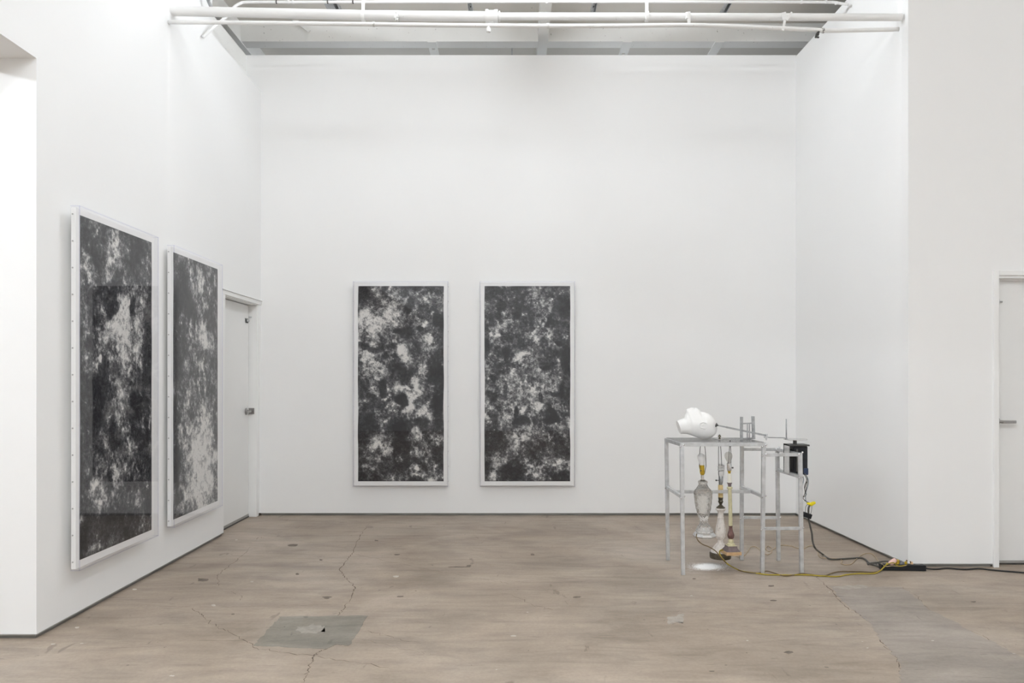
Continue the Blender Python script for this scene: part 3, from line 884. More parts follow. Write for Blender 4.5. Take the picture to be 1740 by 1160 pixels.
def framed_print(data, seed, origin, ang, gap, label):
    """built facing -Y at the origin (x across, y into the wall), then turned by ang about Z"""
    t = thing('framed_print', origin, label, 'framed print', 'tall framed prints on the walls')
    rot = Matrix.Rotation(ang, 4, 'Z')
    o3 = Vector(origin)

    def put(name, bm, mat, parent=None, **k):
        bmesh.ops.transform(bm, verts=bm.verts, matrix=Matrix.Translation(o3) @ rot)
        return obj(name, bm, mat, parent or t, **k)
    w, h, dp = PW / 2, PH, 0.05
    th = 0.005
    back = put('backing_board', box(-w + th + 0.001, w - th - 0.001, 0.0245, dp, th + 0.001, h - th - 0.001, 0.001), M['mat_board'])
    put('wall_cleat', box(-w + 0.1, w - 0.1, dp, dp + gap, 0.25, h - 0.25), M['mat_board'])
    # printed sheet as a fine grid carrying the tone
    nx, ny = 150, 340
    x0, x1, z0, z1 = -w + 0.044, w - 0.043, 0.047, h - 0.041
    bm = bmesh.new()
    lay = bm.verts.layers.float.new('tone')
    tm = tone_map(seed, nx=nx, ny=ny, **data)
    rng = np.random.default_rng(seed + 50)
    el = fbm(ny, 8, rng, (7, 2), 4)[:, 2] * 0.0012
    er = fbm(ny, 8, rng, (7, 2), 4)[:, 3] * 0.0012
    vg = []
    for j in range(ny):
        z = z1 + (z0 - z1) * j / (ny - 1)
        row = []
        for i in range(nx):
            k = i / (nx - 1)
            x = (x0 + el[j]) * (1 - k) + (x1 + er[j]) * k
            v = bm.verts.new((x, 0.0235, z))
            v[lay] = float(tm[j, i])
            row.append(v)
        vg.append(row)
    for j in range(ny - 1):
        for i in range(nx - 1):
            bm.faces.new((vg[j][i], vg[j + 1][i], vg[j + 1][i + 1], vg[j][i + 1]))
    # give the sheet its thickness along the rim
    rim = vg[0] + [r[-1] for r in vg[1:]] + vg[-1][-2::-1] + [r[0] for r in vg[-2:0:-1]]
    lower = []
    for v in rim:
        nv = bm.verts.new((v.co.x, 0.0245, v.co.z)); nv[lay] = 0.2
        lower.append(nv)
    for k in range(len(rim)):
        bm.faces.new((rim[k], rim[(k + 1) % len(rim)], lower[(k + 1) % len(rim)], lower[k]))
    put('printed_sheet', bm, M['print'])
    # acrylic box: front and four sides
    put('acrylic_front', box(-w, w, 0.0, th, 0, h), M['acrylic'])
    for a, b_ in ((-w, -w + th), (w - th, w)):
        put('acrylic_side', box(a, b_, th, dp, 0, h), M['acrylic'])
    for a, b_ in ((0, th), (h - th, h)):
        put('acrylic_side', box(-w + th, w - th, th, dp, a, b_), M['acrylic'])
    bm = bmesh.new()
    e = 0.0022
    for sx in (-w, w):
        add_box(bm, sx - e, sx + e, -e, e, 0, h)
    for sz in (0, h):
        add_box(bm, -w, w, -e, e, sz - e, sz + e)
    for sx in (-w, w):
        for sz in (0, h):
            add_box(bm, sx - e, sx + e, 0, dp, sz - e, sz + e)
    put('acrylic_edges', bm, M['acrylic_edge'])
    # screws along both long sides and the short ones
    proto = None
    n = 14
    for sx in (-1, 1):
        for k in range(n):
            z = 0.045 + (h - 0.09) * k / (n - 1)
            bm = lathe([(0, 0, 0, 0.0045), (0, 0, 0.002, 0.0045), (0, 0, 0.0026, 0.0)], 8)
            bmesh.ops.rotate(bm, verts=bm.verts, cent=(0, 0, 0), matrix=Matrix.Rotation(R(90) * sx, 3, 'Y'))
            bmesh.ops.translate(bm, verts=bm.verts, vec=(sx * w, dp - 0.012, z))
            put('screw', bm, M['screw'])
    return t


LAB = ['tall dark print in clear box frame with vertical pale plume, beside the wide opening',
       'tall dark print in clear box frame fading to white near its foot, beside the door',
       'tall dark print in clear box frame with large pale cloud at its upper corner',
       'tall dark print in clear box frame with ragged black shapes, nearer the metal table']
aL = math.atan2(2.405 - 2.39, 6.256 - 5.32)
framed_print(P1, 11, (-2.367, 4.582, PZ0 - 0.002), R(90) + 0.004, 0.036, LAB[0])
framed_print(P2, 12, (-2.396, 5.788, PZ0 - 0.004), R(90) + 0.014, 0.007, LAB[1])
framed_print(P3, 13, (-1.086, 7.333, PZ0), 0, 0.026, LAB[2])
framed_print(P4, 14, (0.150, 7.333, PZ0), 0, 0.026, LAB[3])

# ------------------------------------------------------------------ welded steel stand
TZ = 0.907
ST = 0.0255
A0, B0, C0, D0, E0, F0 = (FL(1135, 951.3), FL(1160.5, 976.3), FL(1260, 951.3), FL(1295.3, 974), FL(1322.8, 952), FL(1362, 973.5))
A1, B1, C1, D1 = Vector((1.143, 5.575, TZ - 0.004)), Vector((1.168, 5.185, TZ - 0.004)), Vector((1.702, 5.575, TZ - 0.004)), Vector((1.737, 5.20, TZ - 0.004))
E1, F1 = Vector((1.958, 5.56, 0.833)), Vector((1.994, 5.215, 0.829))
stand = thing('steel_stand', ((A0 + F0) / 2).to_tuple(), 'welded grey steel tube stand of a table and a narrower frame', 'stand')
for a, b_ in ((A0, A1), (B0, B1), (C0, C1), (D0, D1), (E0, E1), (F0, F1)):
    obj('leg', bar(a, b_, ST, ST, (0, 1, 0), 0.002), M['steel'], stand)


def at_z(a, b_, z):
    return a + (b_ - a) * ((z - a.z) / (b_.z - a.z))


def rail(a, b_, w=0.0225, name='rail'):
    t_ = (b_ - a).normalized()
    return obj(name, bar(a + t_ * ST * 0.45, b_ - t_ * ST * 0.45, w, w, (0, 0, 1), 0.0018), M['steel'], stand)


zt = TZ - 0.0165
TA, TB, TC, TD = (Vector((v.x, v.y, zt)) for v in (A1, B1, C1, D1))
for a, b_ in ((TA, TB), (TB, TD), (TD, TC), (TC, TA)):
    rail(a, b_, 0.025)
zm = 0.537
mA, mB, mC, mD = at_z(A0, A1, zm + 0.005), at_z(B0, B1, zm - 0.005), at_z(C0, C1, zm + 0.005), at_z(D0, D1, zm - 0.005)
rail(mA, mB); rail(mC, mD)
rail((mA + mB) / 2, (mC + mD) / 2, 0.022)
rail(at_z(C0, C1, 0.822), Vector((E1.x, E1.y, 0.822)))
rail(at_z(D0, D1, 0.818), Vector((F1.x, F1.y, 0.818)))
rail(Vector((E1.x, E1.y, 0.822)), Vector((F1.x, F1.y, 0.818)))
rail(at_z(E0, E1, 0.672), at_z(F0, F1, 0.664))
rail(at_z(C0, C1, 0.316), at_z(E0, E1, 0.316), 0.02)
rail(at_z(D0, D1, 0.309), at_z(F0, F1, 0.309), 0.02)
# weld beads at the joints
bm = bmesh.new()
for p in (mA, mB, mC, mD, at_z(E0, E1, 0.672), at_z(F0, F1, 0.664), at_z(C0, C1, 0.316), at_z(E0, E1, 0.316), at_z(D0, D1, 0.309), at_z(F0, F1, 0.309),
          at_z(D0, D1, 0.818), B1 + Vector((0, 0, -0.02)), D1 + Vector((0, 0, -0.02)), E1, F1):
    for s in (-1, 1):
        bmesh.ops.create_icosphere(bm, subdivisions=1, radius=0.0075, matrix=Matrix.Translation(p + Vector((s * 0.012, -0.012, 0.006 * s))))
obj('weld_beads', bm, M['steel_bright'], stand)['kind'] = 'stuff'
# expanded metal top: crossing strands
bm = bmesh.new()


def quad(u, v):
    a = TA + (TC - TA) * u
    b_ = TB + (TD - TB) * u
    return (b_ + (a - b_) * v) + Vector((0, 0, 0.0165 - 0.001))


nu, nv = 46, 22
for i in range(nu + 1):
    pts = []
    for k in range(nv * 2 + 1):
        sgn = 0.5 if (k % 2 == 0) else -0.5
        pts.append(quad(min(1, max(0, (i + sgn) / nu)), k / (nv * 2)))
    for sgn in (0, 1):
        q = pts if sgn == 0 else [quad(min(1, max(0, (i + (-0.5 if k % 2 == 0 else 0.5)) / nu)), k / (nv * 2)) for k in range(nv * 2 + 1)]
        for k in range(len(q) - 1):
            add_bar(bm, q[k], q[k + 1], 0.0034, 0.0028)
obj('expanded_metal_top', bm, M['steel_bright'], stand)
# fulcrum standing on the top
def on_top(px, py, z):
    s = (py - HOR) / (H - TZ)
    d = F_PX / s
    return Vector(((px - CX) / s, d, z))


q1, q2 = on_top(1260, 746.8, TZ), on_top(1280.8, 745.8, TZ)
zp = lambda py, d: H - (py - HOR) / F_PX * d
obj('fulcrum_post', bar(q1, (q1.x, q1.y, zp(708, q1.y)), 0.0175, 0.0175, (0, 1, 0), 0.001), M['galv'], stand)
obj('fulcrum_post', bar(q2, (q2.x - 0.006, q2.y, zp(707, q2.y)), 0.019, 0.019, (0, 1, 0), 0.001), M['galv'], stand)
obj('fulcrum_crossbar', bar((q1.x + 0.006, q1.y, zp(719.5, q1.y)), (q2.x - 0.006, q2.y, zp(718.5, q2.y)), 0.009), M['galv'], stand)
obj('fulcrum_foot', bar((q1.x, q1.y, TZ + 0.006), (q2.x, q2.y, TZ + 0.006), 0.012), M['galv'], stand)
qm = (q1 + q2) / 2
for dx in (-0.0065 + 0.004, 0.0085 + 0.004):
    obj('fulcrum_fork', bar((qm.x + dx, qm.y, TZ), (qm.x + dx, qm.y, zp(719.5, qm.y)), 0.0065), M['galv'], stand)

# lever that reaches the plaster head
DL = q1.y
lever = thing('lever_arm', P(1272, 733, DL), 'thin steel lever arm between the posts, reaching the white head', 'lever')
pa, pb, pc = P(1219.5, 722.5, DL - 0.018), P(1262, 731.5, DL - 0.018), P(1302, 739.8, DL - 0.022)
obj('lever_rod', bar(pa, pb, 0.010, 0.010), M['galv'], lever)
obj('lever_bar', bar(P(1234, 725.6, DL - 0.018), pc, 0.007, 0.013), M['galv'], lever)
bm = tube([pa + Vector((-0.012, 0, 0.003)), pa, pa + Vector((0.012, 0, -0.003))], 0.01, 12, 0, [0.016, 0.006, 0.0045])
obj('flared_tip', bm, M['dark_metal'], lever, True)
bm = bmesh.new()
add_tube(bm, [pc + Vector((0, -0.016, 0.006)), pc + Vector((0, 0.016, 0.006))], 0.0055, 10)
add_bar(bm, pc + Vector((0.004, -0.01, 0.012)), Vector((pc.x - 0.001, pc.y - 0.01, TZ - 0.002)), 0.005, 0.004)
add_bar(bm, pc + Vector((-0.004, 0.012, 0.008)), Vector((pc.x + 0.003, pc.y + 0.012, TZ - 0.002)), 0.005, 0.004)
add_box(bm, pc.x - 0.012, pc.x + 0.010, pc.y - 0.014, pc.y + 0.014, pc.z - 0.016, pc.z - 0.006)
obj('linkage_clevis', bm, M['steel'], lever)
obj('drive_rod', tube([P(1302, 742.8, DL - 0.022), P(1334, 743.6, DL - 0.03)], 0.0036, 8), M['galv'], lever)

# ------------------------------------------------------------------ motor with crank disc
DM = 5.37
motor = thing('gear_motor', P(1357, 806, DM), 'black electric motor in a steel bracket on the narrow frame', 'motor')
c = P(1357.5, 756, DM)
zt_, zb_ = P(0, 757, DM).z, P(0, 804.5, DM).z
x0, x1 = P(1345, 0, DM).x, P(1368.5, 0, DM).x
obj('motor_body', box(x0, x1, DM - 0.045, DM + 0.055, zb_, zt_, 0.006), M['motor_black'], motor)
obj('motor_rib', box(x0 + 0.016, x0 + 0.028, DM - 0.049, DM - 0.044, zb_ + 0.02, zt_ - 0.02, 0.001), M['dark_metal'], motor)
obj('cable_gland', box(x1 - 0.03, x1 + 0.004, DM - 0.05, DM - 0.01, zb_ - 0.004, zb_ + 0.045, 0.006), M['blue_black'], motor)
bm = bmesh.new()
xp0 = P(1336.3, 0, DM).x
add_box(bm, xp0, xp0 + 0.004, DM - 0.05, DM + 0.06, P(0, 803, DM).z, P(0, 754.8, DM).z)
add_box(bm, xp0, x0 + 0.001, DM + 0.045, DM + 0.058, P(0, 803, DM).z, P(0, 754.8, DM).z)
obj('side_bracket', bm, M['steel_bright'], motor)
obj('top_plate', box(xp0, x1 + 0.007, DM - 0.06, DM + 0.06, P(0, 756.6, DM).z, P(0, 754.2, DM).z), M['dark_metal'], motor)
xs = P(1350.7, 0, DM).x
obj('motor_shaft', lathe([(xs, DM, P(0, 754.2, DM).z, 0.013), (xs, DM, P(0, 747, DM).z, 0.013)], 20), M['dark_metal'], motor, True, 40)
zd = P(0, 746.2, DM).z
disc = obj('crank_disc', lathe([(xs + 0.004, DM, zd - 0.002, 0.08), (xs + 0.004, DM, zd + 0.003, 0.08)], 48), M['steel_bright'], motor, True, 40)
px_ = P(1334.6, 0, DM).x
obj('crank_pin', tube([(px_, DM - 0.02, zd), (px_ - 0.002, DM - 0.02, P(0, 711.4, DM).z)], 0.0045, 12), M['galv'], disc, True)
obj('pin_nut', lathe([(px_, DM - 0.02, zd + 0.003, 0.009), (px_, DM - 0.02, zd + 0.012, 0.009)], 6), M['galv'], disc)
# loose wires, wire nuts, in-line box and mains cable
DW = 5.30
wire_sets = [[(1367.5, 804), (1371.5, 812), (1371.5, 822), (1368, 838), (1364.5, 845), (1369, 851), (1376, 854)],
             [(1368, 804), (1373, 814), (1373, 824), (1369.5, 836), (1369, 848), (1371, 853), (1376, 855)],
             [(1366.5, 805), (1370.5, 815), (1367, 826), (1368, 836), (1366, 842), (1364, 845), (1368, 851)],
             [(1363.5, 806), (1365.5, 814), (1364, 824), (1363, 838)],
             [(1371, 818), (1367.5, 830), (1370, 840), (1364.5, 846), (1372, 853)]]
for k, w in enumerate(wire_sets):
    obj('loose_wire', tube([P(x, y, DW + 0.008 * (k % 3) - (0.0 if i else 0.0)) for i, (x, y) in enumerate(w)], 0.0022, 6, 5), M['wire_blue' if k % 2 else 'cord_grey'], motor, True)
for (x, y, dx, dy) in ((1374.5, 855.5, 3.6, 0.8), (1381, 854.5, 4.2, -0.6), (1379, 857, 3.0, -2.2)):
    a, b_ = P(x - dx, y - dy, DW), P(x + dx, y + dy, DW)
    pts = [a, a.lerp(b_, 0.3), a.lerp(b_, 0.8), b_]
    obj('wire_nut', tube(pts, 0.01, 10, 0, [0.004, 0.009, 0.011, 0.008]), M['wire_nut'], motor, True, 50)
for w in ([(1372, 857), (1369, 861), (1368.5, 870)], [(1379.5, 858), (1379, 866), (1377.5, 873)]):
    obj('loose_wire', tube([P(x, y, DW) for x, y in w], 0.0016, 6, 5), M['cord_grey'], motor, True)
pb_ = [P(1364.8, 873, DW), P(1378, 877.5, DW)]
obj('inline_switch', bar(pb_[0], pb_[1], 0.034, 0.034, (0, 0, 1), 0.004), M['black_plastic'], motor)
cable = [P(1376.5, 857, DW), P(1374, 863, DW), P(1373.8, 872, DW), P(1374, 882, DW), P(1376.5, 893, DW), P(1379.5, 906, DW), P(1381, 920, DW), P(1386, 932, DW)]
cable += [FL(x, y, 0.007) for x, y in ((1398, 941.5), (1408, 948.5), (1418, 950), (1440, 948.6), (1462, 947.5), (1470, 950), (1477, 956.5), (1490, 961), (1499, 964))]
mc = obj('mains_cable', tube(cable, 0.0065, 10, 6), M['cord_grey'], motor, True)
bm = bmesh.new()
for k in range(6):
    a = FL(1474 + k * 3.4, 957.6 - k * 0.3, 0.010)
    add_tube(bm, [a, a + Vector((0.005, 0, 0.001))], 0.011, 10)
obj('strain_relief', bm, M['grey_plug'], mc, True, 40)

# ------------------------------------------------------------------ plaster head
DH = 5.45
ring_def = [((1150, 715), (1156.5, 737), .054), ((1156, 712.5), (1162, 737), .056), ((1163, 709.6), (1169, 737.5), .058), ((1166.2, 701), (1174, 739), .061),
            ((1166.6, 696), (1180, 741.2), .066), ((1171, 694), (1185, 743), .070), ((1177, 693), (1188, 744), .074), ((1183, 693.5), (1191, 744.7), .076),
            ((1187, 695.5), (1193, 745), .077), ((1190.5, 699.6), (1196, 745.2), .078), ((1197, 700.2), (1199, 745.2), .078), ((1203, 702), (1203, 744.8), .076),
            ((1208, 705.5), (1207, 743.5), .072), ((1212.5, 710.5), (1211, 741.5), .063), ((1215.5, 716), (1214.5, 738), .048), ((1217, 722), (1217, 733), .028)]
fine = []
for i in range(len(ring_def) - 1):
    (a, b_, w), (a2, b2, w2) = ring_def[i], ring_def[i + 1]
    for k in range(3):
        t = k / 3
        fine.append(((a[0] + (a2[0] - a[0]) * t, a[1] + (a2[1] - a[1]) * t), (b_[0] + (b2[0] - b_[0]) * t, b_[1] + (b2[1] - b_[1]) * t), w + (w2 - w) * t, i + t))
fine.append((*ring_def[-1], len(ring_def) - 1))
bm = bmesh.new()
rings = []
NS = 44
hr = random.Random(3)
for (a, b_, w, idx) in fine:
    T, Bv = P(*a, DH), P(*b_, DH)
    cen, half = (T + Bv) / 2, (T - Bv) / 2
    face = smooth((idx - 2.2) / 1.5) * (1 - smooth((idx - 8.2) / 1.8))
    ring = []
    for k in range(NS):
        ang = 2 * math.pi * k / NS
        cu, su = math.cos(ang), math.sin(ang)
        taper = 1 - face * 0.42 * smooth((cu + 0.1) / 1.0)
        p = cen + half * cu + Vector((0, su * w * taper, 0))
        if face > 0.2 and cu > 0.8:
            p += Vector((hr.uniform(-.002, .002), hr.uniform(-.003, .003), hr.uniform(-.004, .006) * face * (cu - 0.8) / 0.2))
        # eye hollow and cheek
        eye = math.exp(-((idx - 9.3) / 0.9) ** 2 - ((abs(su) - 0.55) / 0.16) ** 2) if cu > 0 else 0
        p -= half.normalized() * 0.012 * eye
        ring.append(bm.verts.new(p))
    rings.append(ring)
for i in range(len(rings) - 1):
    for k in range(NS):
        bm.faces.new((rings[i][k], rings[i][(k + 1) % NS], rings[i + 1][(k + 1) % NS], rings[i + 1][k]))
tip = bm.verts.new(P(1217.7, 727.5, DH))
for k in range(NS):
    bm.faces.new((rings[-1][k], rings[-1][(k + 1) % NS], tip))
# neck cut: slightly dished
nc = P(1154.5, 726, DH)
inner = [bm.verts.new(nc.lerp(v.co, 0.8)) for v in rings[0]]
for k in range(NS):
    bm.faces.new((rings[0][(k + 1) % NS], rings[0][k], inner[k], inner[(k + 1) % NS]))
bm.faces.new(inner)
# ears on both sides: outer rim, inner fold and lobe grow out of the skull
for s in (-1, 1):
    yE = DH + s * 0.0755
    rim = [P(x, y, DH) for x, y in ((1184.5, 722.5), (1184.5, 719), (1188, 716.5), (1193, 716.8), (1197, 719.5), (1197.6, 723.5), (1194.5, 726.4), (1190, 726.2), (1186, 724.5))]
    rim = [Vector((p.x, yE + s * 0.002 * math.sin(i), p.z)) for i, p in enumerate(rim)]
    add_tube(bm, rim, 0.0042, 8, 4)
    fold = [P(x, y, DH) for x, y in ((1187.5, 722.5), (1190.5, 720), (1194, 721.5), (1194, 724))]
    add_tube(bm, [Vector((p.x, yE - s * 0.001, p.z)) for p in fold], 0.0035, 8, 4)
tag(obj('plaster_head', bm, M['plaster'], None, True, 55), 'white plaster head lying face up on the mesh table top', 'sculpture')

# ------------------------------------------------------------------ lamps
def rows(d, lst):
    return [((cx - CX) / F_PX * d, d, H - (y - HOR) / F_PX * d, r * d / F_PX) for (y, r, cx) in lst]


def harp(parent, d, cxb, yb, cxt, yt, wid, mat):
    pts = []
    n = 24
    a, b_ = P(cxb, yb, d), P(cxt, yt, d)
    for k in range(n + 1):
        t = k / n
        ang = math.pi * t
        h_ = math.sin(ang) ** 0.7
        x = a.x + (b_.x - a.x) * h_ - math.cos(ang) * wid * d / F_PX * (1.0 if h_ > 0.2 else 0.55 + 2.2 * h_)
        z = a.z + (b_.z - a.z) * h_
        pts.append((x, d - 0.004 * math.cos(ang), z))
    return obj('harp', tube(pts, 0.0022, 8), mat, parent, True)


def key_switch(parent, d, x0, x1, y, mat):
    bm = tube([P(x0, y, d), P(x1, y, d)], 0.0022, 8)
    p = P(x1, y, d)
    bmesh.ops.create_uvsphere(bm, u_segments=10, v_segments=8, radius=0.0062, matrix=Matrix.Translation(p))
    return obj('switch_key', bm, mat, parent, True)


BR = 1.0
# --- crystal lamp
d1 = 5.33
l1 = thing('crystal_lamp', (P(1196, 912, d1)).to_tuple(), 'cut crystal urn table lamp with brass socket hanging under the table', 'lamp')
obj('base', lathe(rows(d1, [(912.2, 17.5, 1197), (911, 19.4, 1197), (909.5, 19.8, 1197), (906.5, 18.2, 1197), (905, 17.0, 1197), (903.6, 15.5, 1197)]), 8, None, R(22.5)), M['steel_bright'], l1)


def cut(a, z, r):
    k = 10
    u = a / (2 * math.pi) * k
    w = z / 0.040
    f = lambda t: abs((t % 1.0) - 0.5) * 2
    return 0.0048 * (max(f(u + w), f(u - w)) - 0.6)


body = [(903.8, 14.0, 1197), (901, 14.4, 1196.8), (897, 12.5, 1196.6), (893, 9.5, 1196.4), (889, 7.2, 1196.2), (885, 6.4, 1196), (881, 6.8, 1195.8), (879.5, 7.8, 1195.7),
        (876, 9.0, 1195.5), (870, 10.8, 1195.3), (862, 12.6, 1195.1), (854, 13.8, 1194.9), (846, 14.6, 1194.8), (839, 15.1, 1194.7), (835.5, 15.2, 1194.6), (833, 14.4, 1194.6),
        (830.5, 11.8, 1194.5), (827.5, 9.4, 1194.4), (824.5, 7.6, 1194.4), (822, 7.0, 1194.3), (820, 7.6, 1194.3), (817.5, 7.5, 1194.2), (816, 6.0, 1194.2)]
dense = []
for i in range(len(body) - 1):
    for k in range(4):
        t = k / 4
        dense.append(tuple(body[i][j] + (body[i + 1][j] - body[i][j]) * t for j in range(3)))
dense.append(body[-1])
inner = [(y + 1.0, max(1.0, r - 2.2), cx) for (y, r, cx) in body[9:-1]][::-1]
out_rows = rows(d1, dense)
bm = lathe(out_rows, 96, cut)
bm2 = lathe(rows(d1, [(817, 0.6, 1194.2)] + [(y, r, c_) for (y, r, c_) in inner] + [(878, 0.6, 1195.6)]), 48)
for f in bm2.faces:
    f.normal_flip()
me_tmp = bpy.data.meshes.new('cavity')
bm2.to_mesh(me_tmp); bm2.free()
cr = obj('crystal_body', bm, M['crystal'], l1)
# cavity: an inner shell with normals towards the hollow, joined into the same mesh
bmj = bmesh.new()
bmj.from_mesh(cr.data)
off = world_loc(l1)
me_tmp.transform(Matrix.Translation(-off))
bmj.from_mesh(me_tmp)
bmj.to_mesh(cr.data); bmj.free()
bpy.data.meshes.remove(me_tmp)
obj('neck_cap', lathe(rows(d1, [(816.4, 4.4, 1194.2), (815, 4.2, 1194.2), (814.6, 3.2, 1194.2)]), 20), M['bronze'], l1, True, 40)
obj('neck_tube', lathe(rows(d1, [(815.5, 2.7, 1193.8), (805.5, 2.7, 1193.4)]), 20), M['steel_bright'], l1, True, 40)
obj('socket', lathe(rows(d1, [(807, 2.4, 1193.4), (805.5, 3.4, 1193.4), (802, 4.0, 1193.2), (796, 4.1, 1193), (790.5, 4.1, 1192.8), (790, 3.6, 1192.8)]), 24), M['brass'], l1, True, 40)
obj('switch_key', lathe([(0, 0, 0, 0)], 3) if False else tube([P(1191, 799.6, d1 - 0.015), P(1191, 799.6, d1 - 0.028)], 0.0045, 10), M['dark_metal'], l1)
obj('bulb', lathe(rows(d1, [(791, 3.3, 1192.8), (787, 4.4, 1192.5), (783.5, 5.0, 1192.2), (780, 6.2, 1192), (777, 6.7, 1191.9), (774, 6.3, 1191.8), (771.5, 4.6, 1191.7), (770.3, 2.4, 1191.7), (769.9, 0, 1191.7)]), 24), M['frosted'], l1, True)
harp(l1, d1 + 0.006, 1194, 805, 1193.8, 748.8, 6.0, M['dark_metal'])
DR = 5.12
brown = [P(1184, 906.5, d1 - 0.075), P(1183.4, 912, d1 - 0.085), P(1187, 919, 5.22), P(1194, 924.5, 5.2), P(1205, 929, 5.18), P(1216, 936, 5.17), P(1225, 946.5, 5.17), P(1236, 957.5, 5.17)]
brown += [FL(x, y, z) for x, y, z in ((1253, 967.2, 0.012), (1270, 972, 0.008), (1289, 973.2, 0.007), (1303, 970, 0.009), (1318, 974, 0.006), (1333, 978, 0.005), (1348, 976.5, 0.006), (1362, 974.0, 0.008), (1374, 975.2, 0.006), (1400, 977.6, 0.005), (1412, 973.8, 0.005), (1428, 970.6, 0.005), (1460, 971, 0.005), (1486, 971.6, 0.006), (1497, 967.5, 0.01), (1506, 959.5, 0.04))]
cd = obj('power_cord', tube(brown, 0.0038, 8, 6), M['cord_brown'], l1, True)

# --- white distressed lamp
d2 = 5.42
l2 = thing('distressed_lamp', (P(1224, 947.5, d2)).to_tuple(), 'distressed white turned wood lamp with spiral bulb hanging under the table', 'lamp')
obj('base', lathe(rows(d2, [(947.6, 17.2, 1224), (946, 17.8, 1224), (939, 18, 1224), (937.4, 17.4, 1224)]), 40), M['bronze'], l2, True, 40)
obj('turned_column', lathe(rows(d2, [(938, 15.9, 1224), (935.5, 15.8, 1224), (933.5, 14.2, 1224), (929, 11.6, 1224), (925, 8.2, 1224), (922, 5.6, 1224.2), (920.4, 4.6, 1224.2), (918, 4.8, 1224.2), (916.5, 4.7, 1224.2),
                                     (914.5, 6.6, 1224.2), (911, 8.2, 1224.2), (909.4, 8.4, 1224.2), (908.8, 7.8, 1224.2), (906.5, 8.4, 1224.3), (903, 8.6, 1224.3), (897, 7.9, 1224.4), (889, 6.4, 1224.4), (880, 5.2, 1224.5), (879, 5.6, 1224.5), (878, 5.0, 1224.5),
                                     (871, 4.7, 1224.5), (868.5, 5.4, 1224.6), (866.5, 7.4, 1224.6), (865, 8.6, 1224.6), (863.4, 8.2, 1224.6), (862.6, 6.5, 1224.6)]), 40), M['distressed'], l2, True, 40)
# carved leaves around the swell and the foot
for k in range(10):
    a = 2 * math.pi * k / 10
    for (ya, yb_, r0, r1) in ((905, 890, 8.7, 6.7), (934, 923, 14.6, 6.6)):
        p0, p1 = rows(d2, [(ya, r0, 1224.3)])[0], rows(d2, [(yb_, r1, 1224.4)])[0]
        pm = rows(d2, [((ya + yb_) / 2, (r0 + r1) / 2 + 0.3, 1224.35)])[0]
        bm = tube([(q[0] + math.cos(a + da) * q[3], q[1] + math.sin(a + da) * q[3], q[2]) for q, da in ((p0, -0.18), (pm, 0.16), (p1, 0.0))], 0.0016, 6, 3)
        obj('carved_leaf', bm, M['distressed'], l2, True)
obj('candle_cup', lathe(rows(d2, [(862.8, 7.2, 1224.6), (861.4, 7.4, 1224.6), (860.2, 5.4, 1224.6), (857, 2.2, 1224.6), (854.5, 3.0, 1224.6), (852.4, 4.3, 1224.6), (850.8, 4.2, 1224.6), (849.8, 3.4, 1224.6), (846.5, 4.0, 1224.6), (844.4, 4.2, 1224.6)]), 28), M['bronze'], l2, True, 40)
obj('candle_sleeve', lathe(rows(d2, [(844.8, 4.05, 1224.6), (824, 4.05, 1224.4), (823.4, 3.0, 1224.4)]), 24), M['sleeve_yellow'], l2, True, 40)
obj('socket', lathe(rows(d2, [(823.8, 2.2, 1224.4), (821, 3.2, 1224.6), (817, 3.7, 1224.8), (809, 3.8, 1225), (808.2, 3.2, 1225)]), 22), M['galv'], l2, True, 40)
key_switch(l2, d2 - 0.005, 1222, 1217, 815.8, M['dark_metal'])
obj('bulb_base', lathe(rows(d2, [(809, 3.4, 1225), (806, 4.6, 1225.2), (802, 5.0, 1225.3), (800.5, 4.4, 1225.3), (799.6, 3.0, 1225.3)]), 24), M['cfl'], l2, True, 40)
hx = []
for k in range(81):
    t = k / 80
    a = t * 2 * math.pi * 3.6
    q = rows(d2, [(799.5 - t * 10.2, 4.7 if t < 0.9 else 4.7 - (t - 0.9) * 20, 1225.4)])[0]
    hx.append((q[0] + math.cos(a) * q[3], q[1] + math.sin(a) * q[3], q[2]))
obj('spiral_bulb', tube(hx, 0.0052, 8), M['cfl'], l2, True)
harp(l2, d2 - 0.004, 1224.4, 823, 1222.6, 746, 3.0, M['dark_metal'])
fx, fz = P(1222.6, 0, d2).x, TZ
obj('washer', lathe([(fx, d2, fz + 0.0005, 0.034), (fx, d2, fz + 0.0035, 0.034)], 28), M['steel_bright'], l2, True, 40)
obj('finial', lathe([(fx, d2, fz + 0.003, 0.008), (fx, d2, fz + 0.010, 0.0075), (fx, d2, fz + 0.013, 0.005), (fx, d2, fz + 0.019, 0.0115), (fx, d2, fz + 0.025, 0.0105), (fx, d2, fz + 0.031, 0.006), (fx, d2, fz + 0.037, 0.0)], 16), M['bronze'], l2, True, 40)
beige = [P(1240, 943, d2 - 0.05), P(1248, 944.5, 5.42)] + [FL(x, y, 0.004) for x, y in ((1256, 945.8), (1264, 944), (1270, 937.5), (1276, 929), (1286, 929.5), (1294, 937), (1304, 942), (1311, 938), (1311, 931), (1305, 927.5), (1301, 931), (1306, 936.5), (1313, 933.5), (1322, 927.5), (1332, 925.8), (1345, 927.5), (1355, 931), (1366, 931.5), (1373, 928), (1382, 927), (1388, 934), (1391, 943), (1396, 947.3), (1410, 948), (1424, 949), (1431, 952), (1429, 956.5), (1436, 959), (1447, 957.5), (1458, 947), (1469, 940.5), (1480, 940), (1487, 945), (1491, 951), (1496, 957))]
cb = obj('power_cord', tube(beige, 0.0027, 8, 6), M['cord_beige'], l2, True)

